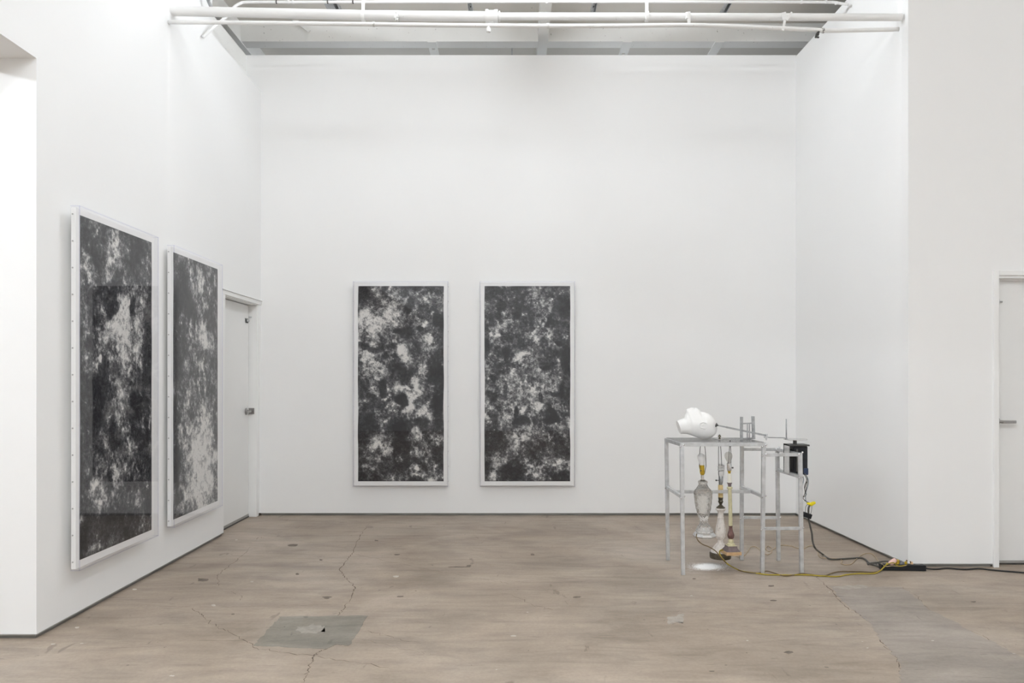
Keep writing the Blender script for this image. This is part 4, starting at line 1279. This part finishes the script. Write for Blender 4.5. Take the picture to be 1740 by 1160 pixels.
# --- tall candlestick lamp
d3 = 5.26
l3 = thing('candlestick_lamp', (P(1242, 940, d3)).to_tuple(), 'slender cream candlestick lamp with clear bulb and square gilt base', 'lamp')
sq = lambda lst: lathe(rows(d3, lst), 4, None, R(45 + 6))
obj('base_plate', sq([(940.6, 18.4, 1242.3), (935.2, 18.4, 1242.3)]), M['gold_wood'], l3)
obj('base_slope', sq([(935.2, 16.8, 1242.2), (929.4, 11.4, 1242.1), (926.4, 11.2, 1242.1)]), M['umber'], l3)
obj('base_block', sq([(928.6, 10.6, 1242.1), (925.6, 10.6, 1242.1)]), M['cream'], l3)
obj('base_rings', lathe(rows(d3, [(926, 6.6, 1242), (923.2, 6.4, 1242), (921.6, 4.2, 1242), (919.6, 4.5, 1242), (918.2, 4.6, 1242), (916.4, 3.4, 1241.9), (914.8, 3.2, 1241.9)]), 28), M['cream'], l3, True, 40)


def flute(a, z, r):
    return 0.0011 * math.cos(a * 10)


obj('urn', lathe(rows(d3, [(915, 3.4, 1241.9), (912, 5.2, 1241.8), (908.6, 5.8, 1241.8), (905.5, 5.0, 1241.7), (900, 3.1, 1241.6), (895, 2.6, 1241.5), (893, 3.2, 1241.5), (892.4, 3.2, 1241.5)]), 60, flute), M['maroon'], l3, True, 60)
obj('column', lathe(rows(d3, [(893, 3.25, 1241.4), (860, 3.2, 1240.8), (831, 3.1, 1240), (830, 4.5, 1239.9), (828.4, 4.8, 1239.9), (827, 4.2, 1239.8), (826.4, 3.0, 1239.8)]), 28), M['cream'], l3, True, 40)
obj('candle_cup', lathe(rows(d3, [(827, 2.6, 1239.8), (822.5, 3.0, 1239.7), (820.4, 4.2, 1239.7), (819.6, 4.1, 1239.7)]), 24), M['umber'], l3, True, 40)
obj('candle_sleeve', lathe(rows(d3, [(820.6, 3.2, 1239.7), (804.6, 3.2, 1239.4), (804, 2.4, 1239.4)]), 24), M['sleeve_white'], l3, True, 40)
obj('brass_fitting', lathe(rows(d3, [(805, 2.5, 1239.4), (802, 2.2, 1239.3), (800, 3.2, 1239.2), (798, 3.4, 1239.2)]), 20), M['brass'], l3, True, 40)
obj('socket', lathe(rows(d3, [(799.6, 3.2, 1239.2), (797, 4.0, 1239.1), (787, 3.9, 1238.8), (786.2, 3.2, 1238.8)]), 22), M['steel_bright'], l3, True, 40)
key_switch(l3, d3 - 0.004, 1241.5, 1245, 794.4, M['dark_metal'])
obj('bulb', lathe(rows(d3, [(788, 2.6, 1238.8), (784, 3.2, 1238.5), (780.5, 4.8, 1238.2), (776.5, 6.5, 1238), (773.5, 6.8, 1237.9), (770.5, 6.0, 1237.8), (768, 3.8, 1237.7), (767, 0, 1237.7)]), 24), M['clear_bulb'], l3, True)
obj('filament_stem', tube([P(1238.7, 787, d3), P(1238.2, 777, d3)], 0.004, 8, 0, [0.005, 0.002]), M['frosted'], l3, True)
harp(l3, d3 + 0.0, 1240, 798, 1240.6, 757, 2.2, M['dark_metal'])
obj('harp_cap', lathe(rows(d3, [(759, 1.2, 1240.6), (757.6, 2.6, 1240.6), (755.4, 2.6, 1240.6), (748, 1.2, 1240.6)]), 14), M['dark_metal'], l3, True, 40)
yel = [P(1228.6, 934.2, d3 - 0.02), P(1225, 934.4, 5.23), P(1222.6, 937.5, 5.21), P(1224.5, 944.5, 5.19), P(1230, 951.5, 5.18), P(1238, 959, 5.17)]
yel += [FL(x, y, z) for x, y, z in ((1254, 967.6, 0.010), (1268, 971.4, 0.008), (1288, 973.8, 0.006), (1304, 976, 0.005), (1340, 976.6, 0.005), (1370, 976.4, 0.005), (1400, 978.4, 0.005), (1424, 979, 0.005), (1436, 976.4, 0.005), (1458, 974.2, 0.005), (1484, 974, 0.006), (1494, 970.5, 0.006), (1502, 963, 0.03), (1508, 956.5, 0.05))]
cy = obj('power_cord', tube(yel, 0.0046, 8, 6), M['cord_yellow'], l3, True)

# ------------------------------------------------------------------ power strip and plugs
d_s = 5.27
strip = thing('power_strip', FL(1536, 970.5).to_tuple(), 'black power strip full of plugs on the floor by the wall corner', 'power strip')
a, b_ = FL(1499, 969.2, 0.0), FL(1575, 970.8, 0.0)
bm = bmesh.new()
add_bar(bm, a + Vector((0.0, 0.03, 0.021)), b_ + Vector((0, 0.03, 0.021)), 0.056, 0.040, (0, 0, 1), 0.004)
obj('strip_body', bm, M['black_plastic'], strip)
for k in range(6):
    p = a.lerp(b_, 0.14 + k * 0.14)
    obj('outlet', box(p.x - 0.016, p.x + 0.016, p.y + 0.012, p.y + 0.046, 0.0405, 0.043, 0.001), M['dark_metal'], strip)
oc = [b_ + Vector((-0.004, 0.03, 0.02)), b_ + Vector((0.03, 0.03, 0.012))] + [FL(x, y, 0.006) for x, y in ((1592, 966.6), (1610, 965.2), (1638, 967), (1662, 965.6), (1680, 967.4), (1702, 969.6), (1740, 972.6), (1790, 976))]
obj('supply_cord', tube(oc, 0.0055, 10, 6), M['cord_black'], strip, True)
tp = 0.043


def plug(parent, px, py, ln, r, ang, mat, name='plug'):
    p = P(px, py, d_s + 0.02)
    v = Vector((math.cos(ang), 0, math.sin(ang)))
    pts = [p - v * ln / 2, p - v * ln * 0.42, p + v * ln * 0.25, p + v * ln / 2]
    return obj(name, tube(pts, r, 14, 0, [r * 0.6, r, r, r * 0.8]), mat, parent, True, 50)


plug(cy, 1516.5, 954.5, 0.056, 0.017, R(38), M['pink'])
plug(cy, 1525.4, 955, 0.036, 0.011, R(82), M['gold_plug'], 'plug_grip')
plug(mc, 1531.5, 957.2, 0.034, 0.013, R(60), M['grey_plug'])
plug(cd, 1539.5, 957.0, 0.03, 0.009, R(95), M['gold_plug'])
obj('plug_neck', tube([P(1540, 955, d_s + 0.02), P(1540.8, 951, d_s + 0.02)], 0.005, 10), M['cord_brown'], cd, True)
plug(cb, 1549, 957.6, 0.028, 0.010, R(100), M['tan_plug'])
obj('plug_neck', tube([P(1547.6, 956, d_s + 0.015), P(1546.6, 953.4, d_s + 0.015)], 0.004, 10), M['cord_brown'], cb, True)
obj('cord_tail', tube([P(1497, 957, d_s + 0.03), P(1505, 962, d_s - 0.008), P(1516, 961, d_s - 0.008), P(1530, 962, d_s - 0.008), P(1540, 960.5, d_s - 0.005), P(1548, 960.5, d_s)], 0.0027, 8, 5), M['cord_beige'], cb, True)
obj('cord_tail', tube([P(1506, 959.5, d_s - 0.02), P(1517, 955.5, d_s - 0.012), P(1525, 960.8, d_s - 0.012), P(1533, 961.2, d_s - 0.012), P(1539, 959.4, d_s)], 0.0036, 8, 5), M['cord_yellow'], l1, True)
# motor plug lead over the strip
obj('plug_lead', tube([P(1474, 957.6, d_s + 0.03), P(1490, 955.2, d_s + 0.04), P(1505, 953.4, d_s + 0.05), P(1520, 955.5, d_s + 0.045), P(1530, 957, d_s + 0.03)], 0.006, 8, 5), M['cord_grey'], motor, True)

# ------------------------------------------------------------------ powder under the lamps
rg = np.random.default_rng(5)
bm = bmesh.new()
n = 5200
for k in range(n):
    u, v = rg.normal(0, 1, 2)
    px = 1203 + u * 14.5 - 0.15 * v * 8
    py = 962.4 + v * 3.1 + 0.10 * u * 6 * 0.4
    if abs(u) > 2.6 or abs(v) > 2.4 or py < 955.5:
        continue
    c = FL(px, py)
    r = 0.0012 + 0.0016 * rg.random()
    e = math.exp(-(u * u + v * v) / 1.6)
    h_ = 0.0008 + 0.0016 * e
    r *= 1 + 0.8 * e
    ph = rg.random() * 6.28
    ring = [bm.verts.new((c.x + math.cos(ph + q * 2.094) * r, c.y + math.sin(ph + q * 2.094) * r * 1.1, 0.0002)) for q in range(3)]
    top = bm.verts.new((c.x, c.y, h_))
    for q in range(3):
        bm.faces.new((ring[q], ring[(q + 1) % 3], top))
po = obj('plaster_powder', bm, M['powder'])
tag(po, 'fine white powder fallen on the concrete below the lamps', 'powder', kind='stuff')

# ------------------------------------------------------------------ marks in the floor
def irregular(poly_px, jitter, seed, n=9):
    r_ = random.Random(seed)
    pts = [FL(x, y) for x, y in poly_px]
    out = []
    for i in range(len(pts)):
        p, q = pts[i], pts[(i + 1) % len(pts)]
        for k in range(n):
            m_ = p.lerp(q, k / n)
            out.append((m_.x + r_.uniform(-jitter, jitter), m_.y + r_.uniform(-jitter, jitter)))
    return out


def ribbon(px, w, mat, seed, name='crack', sub=9, jit=0.010):
    r_ = random.Random(seed)
    pts = []
    base = [FL(x, y) for x, y in px]
    for i in range(len(base) - 1):
        for k in range(sub):
            m_ = base[i].lerp(base[i + 1], k / sub)
            j = 0 if k == 0 else jit
            pts.append(Vector((m_.x + r_.uniform(-j, j), m_.y + r_.uniform(-j, j) * 1.5, 0)))
    pts.append(base[-1])
    bm = bmesh.new()
    prev = None
    for i, p in enumerate(pts):
        t_ = (pts[min(i + 1, len(pts) - 1)] - pts[max(i - 1, 0)]).normalized()
        s = Vector((-t_.y, t_.x, 0))
        ww = w * r_.uniform(0.15, 1.0) * (0.4 if i in (0, len(pts) - 1) else 1)
        cur = (bm.verts.new(p + s * ww / 2 + Vector((0, 0, 0.0006))), bm.verts.new(p - s * ww / 2 + Vector((0, 0, 0.0006))))
        if prev:
            bm.faces.new((prev[0], prev[1], cur[1], cur[0]))
        prev = cur
    return obj(name, bm, mat, floor)


obj('concrete_patch', prism(irregular([(476, 1047), (624, 1045.5), (594, 1097), (572, 1094), (556, 1102), (432, 1097), (452, 1072)], 0.007, 4, 12), -0.01, 0.0009), M['patch'], floor)
obj('concrete_patch', prism(irregular([(1409, 996), (1534, 997), (1580, 1035), (1690, 1092), (1760, 1128), (1760, 1175), (1530, 1175), (1532, 1130), (1500, 1092), (1478, 1056), (1440, 1030)], 0.012, 5, 12), -0.01, 0.0009), M['patch2'], floor)
M['patch_smear'] = paint('patch_smear', (0.30, 0.272, 0.235), 0.7, 0.15, 30, 0)
obj('pale_smear', prism(irregular([(505, 1066), (535, 1060), (556, 1066), (548, 1074), (520, 1078), (508, 1072)], 0.016, 8, 6), -0.01, 0.0013), M['patch_smear'], floor)
obj('pale_smear', prism(irregular([(1133, 1050), (1160, 1042), (1163, 1058), (1146, 1057), (1138, 1060)], 0.012, 9, 6), -0.01, 0.0009), M['pale_scuff'], floor)
obj('pale_smear', prism(irregular([(1410, 997), (1462, 993), (1480, 998), (1440, 1001)], 0.01, 10, 8), -0.01, 0.0012), M['pale_scuff'], floor)
cracks = [([(626, 890), (612, 910), (601, 938), (588, 953), (577, 966), (590, 982), (603, 997), (597, 1016), (583, 1036), (570, 1047)], 0.008),
          ([(556, 1101), (543, 1106), (531, 1118), (524, 1136), (516, 1160)], 0.007), ([(427, 929), (408, 946), (383, 966), (369, 978), (372, 996)], 0.0045),
          ([(392, 1004), (410, 1012), (408, 1020)], 0.004), ([(325, 1034), (343, 1045), (360, 1060), (388, 1073), (420, 1090), (436, 1101), (480, 1108), (560, 1118), (660, 1134)], 0.006),
          ([(1386, 976), (1400, 992), (1410, 1000), (1436, 1030), (1472, 1050), (1486, 1060), (1496, 1090), (1520, 1112), (1534, 1140)], 0.007),
          ([(1534, 997), (1560, 1015), (1590, 1045), (1660, 1076), (1710, 1100)], 0.004), ([(1113, 1037), (1180, 1040), (1290, 1042), (1400, 1048), (1470, 1052)], 0.0035),
          ([(600, 940), (700, 962), (830, 985), (870, 992)], 0.003), ([(270, 1030), (360, 1031), (480, 1029), (640, 1024)], 0.003), ([(870, 1010), (905, 1028), (940, 1036)], 0.004),
          ([(1495, 1005), (1540, 1030), (1570, 1062)], 0.003), ([(621, 1072), (660, 1080), (715, 1093)], 0.004), ([(610, 1085), (690, 1104), (740, 1112)], 0.0035), ([(434, 918), (440, 912), (452, 915)], 0.004)]
for i, (c_, w_) in enumerate(cracks):
    ribbon(c_, w_, M['crack'], 20 + i)
# scattered chips: stains and paint flecks
sr = random.Random(99)
for i, (x, y, w_, h_) in enumerate([(675, 942, 7, 1.6), (498, 926, 11, 3), (640, 918, 4, 1.5), (776, 963, 26, 1.5), (796, 961, 6, 2.2), (545, 951, 4, 1.5), (505, 975, 4, 2), (556, 1014, 10, 1.6), (905, 942, 5, 2),
                                    (555, 1016, 6, 1.8), (396, 1043, 4, 1.2), (980, 1014, 9, 2), (1180, 983, 4, 1.5), (1315, 1020, 9, 1.5), (1310, 995, 8, 2.0), (1340, 1108, 10, 3), (1210, 1140, 6, 1.6), (680, 1013, 8, 1.4), (1530, 1140, 5, 1.5), (1655, 1022, 6, 1.4), (345, 985, 16, 4)]):
    pts = [(x + math.cos(a * 0.785) * w_ * sr.uniform(.5, 1), y + math.sin(a * 0.785) * h_ * sr.uniform(.5, 1)) for a in range(8)]
    obj('floor_stain', prism([(p.x, p.y) for p in (FL(*q) for q in pts)], -0.005, 0.0007), M['stain'], floor)
for i, (x, y, w_, h_) in enumerate([(673, 979, 8, 2.2), (872, 1080, 7, 1.6), (402, 917, 4, 1.5), (229, 1001, 6, 2), (90, 1094, 5, 1.2), (139, 1093, 4, 1), (363, 1028, 5, 2), (1270, 1088, 3, 1), (1585, 1088, 3, 1), (1175, 1012, 3, 1), (428, 988, 4, 1.2), (1458, 997, 8, 1.4), (131, 1066, 6, 2)]):
    pts = [(x + math.cos(a * 0.785) * w_ * sr.uniform(.5, 1), y + math.sin(a * 0.785) * h_ * sr.uniform(.5, 1)) for a in range(8)]
    obj('paint_fleck', prism([(p.x, p.y) for p in (FL(*q) for q in pts)], -0.005, 0.0010), M['fleck'], floor)
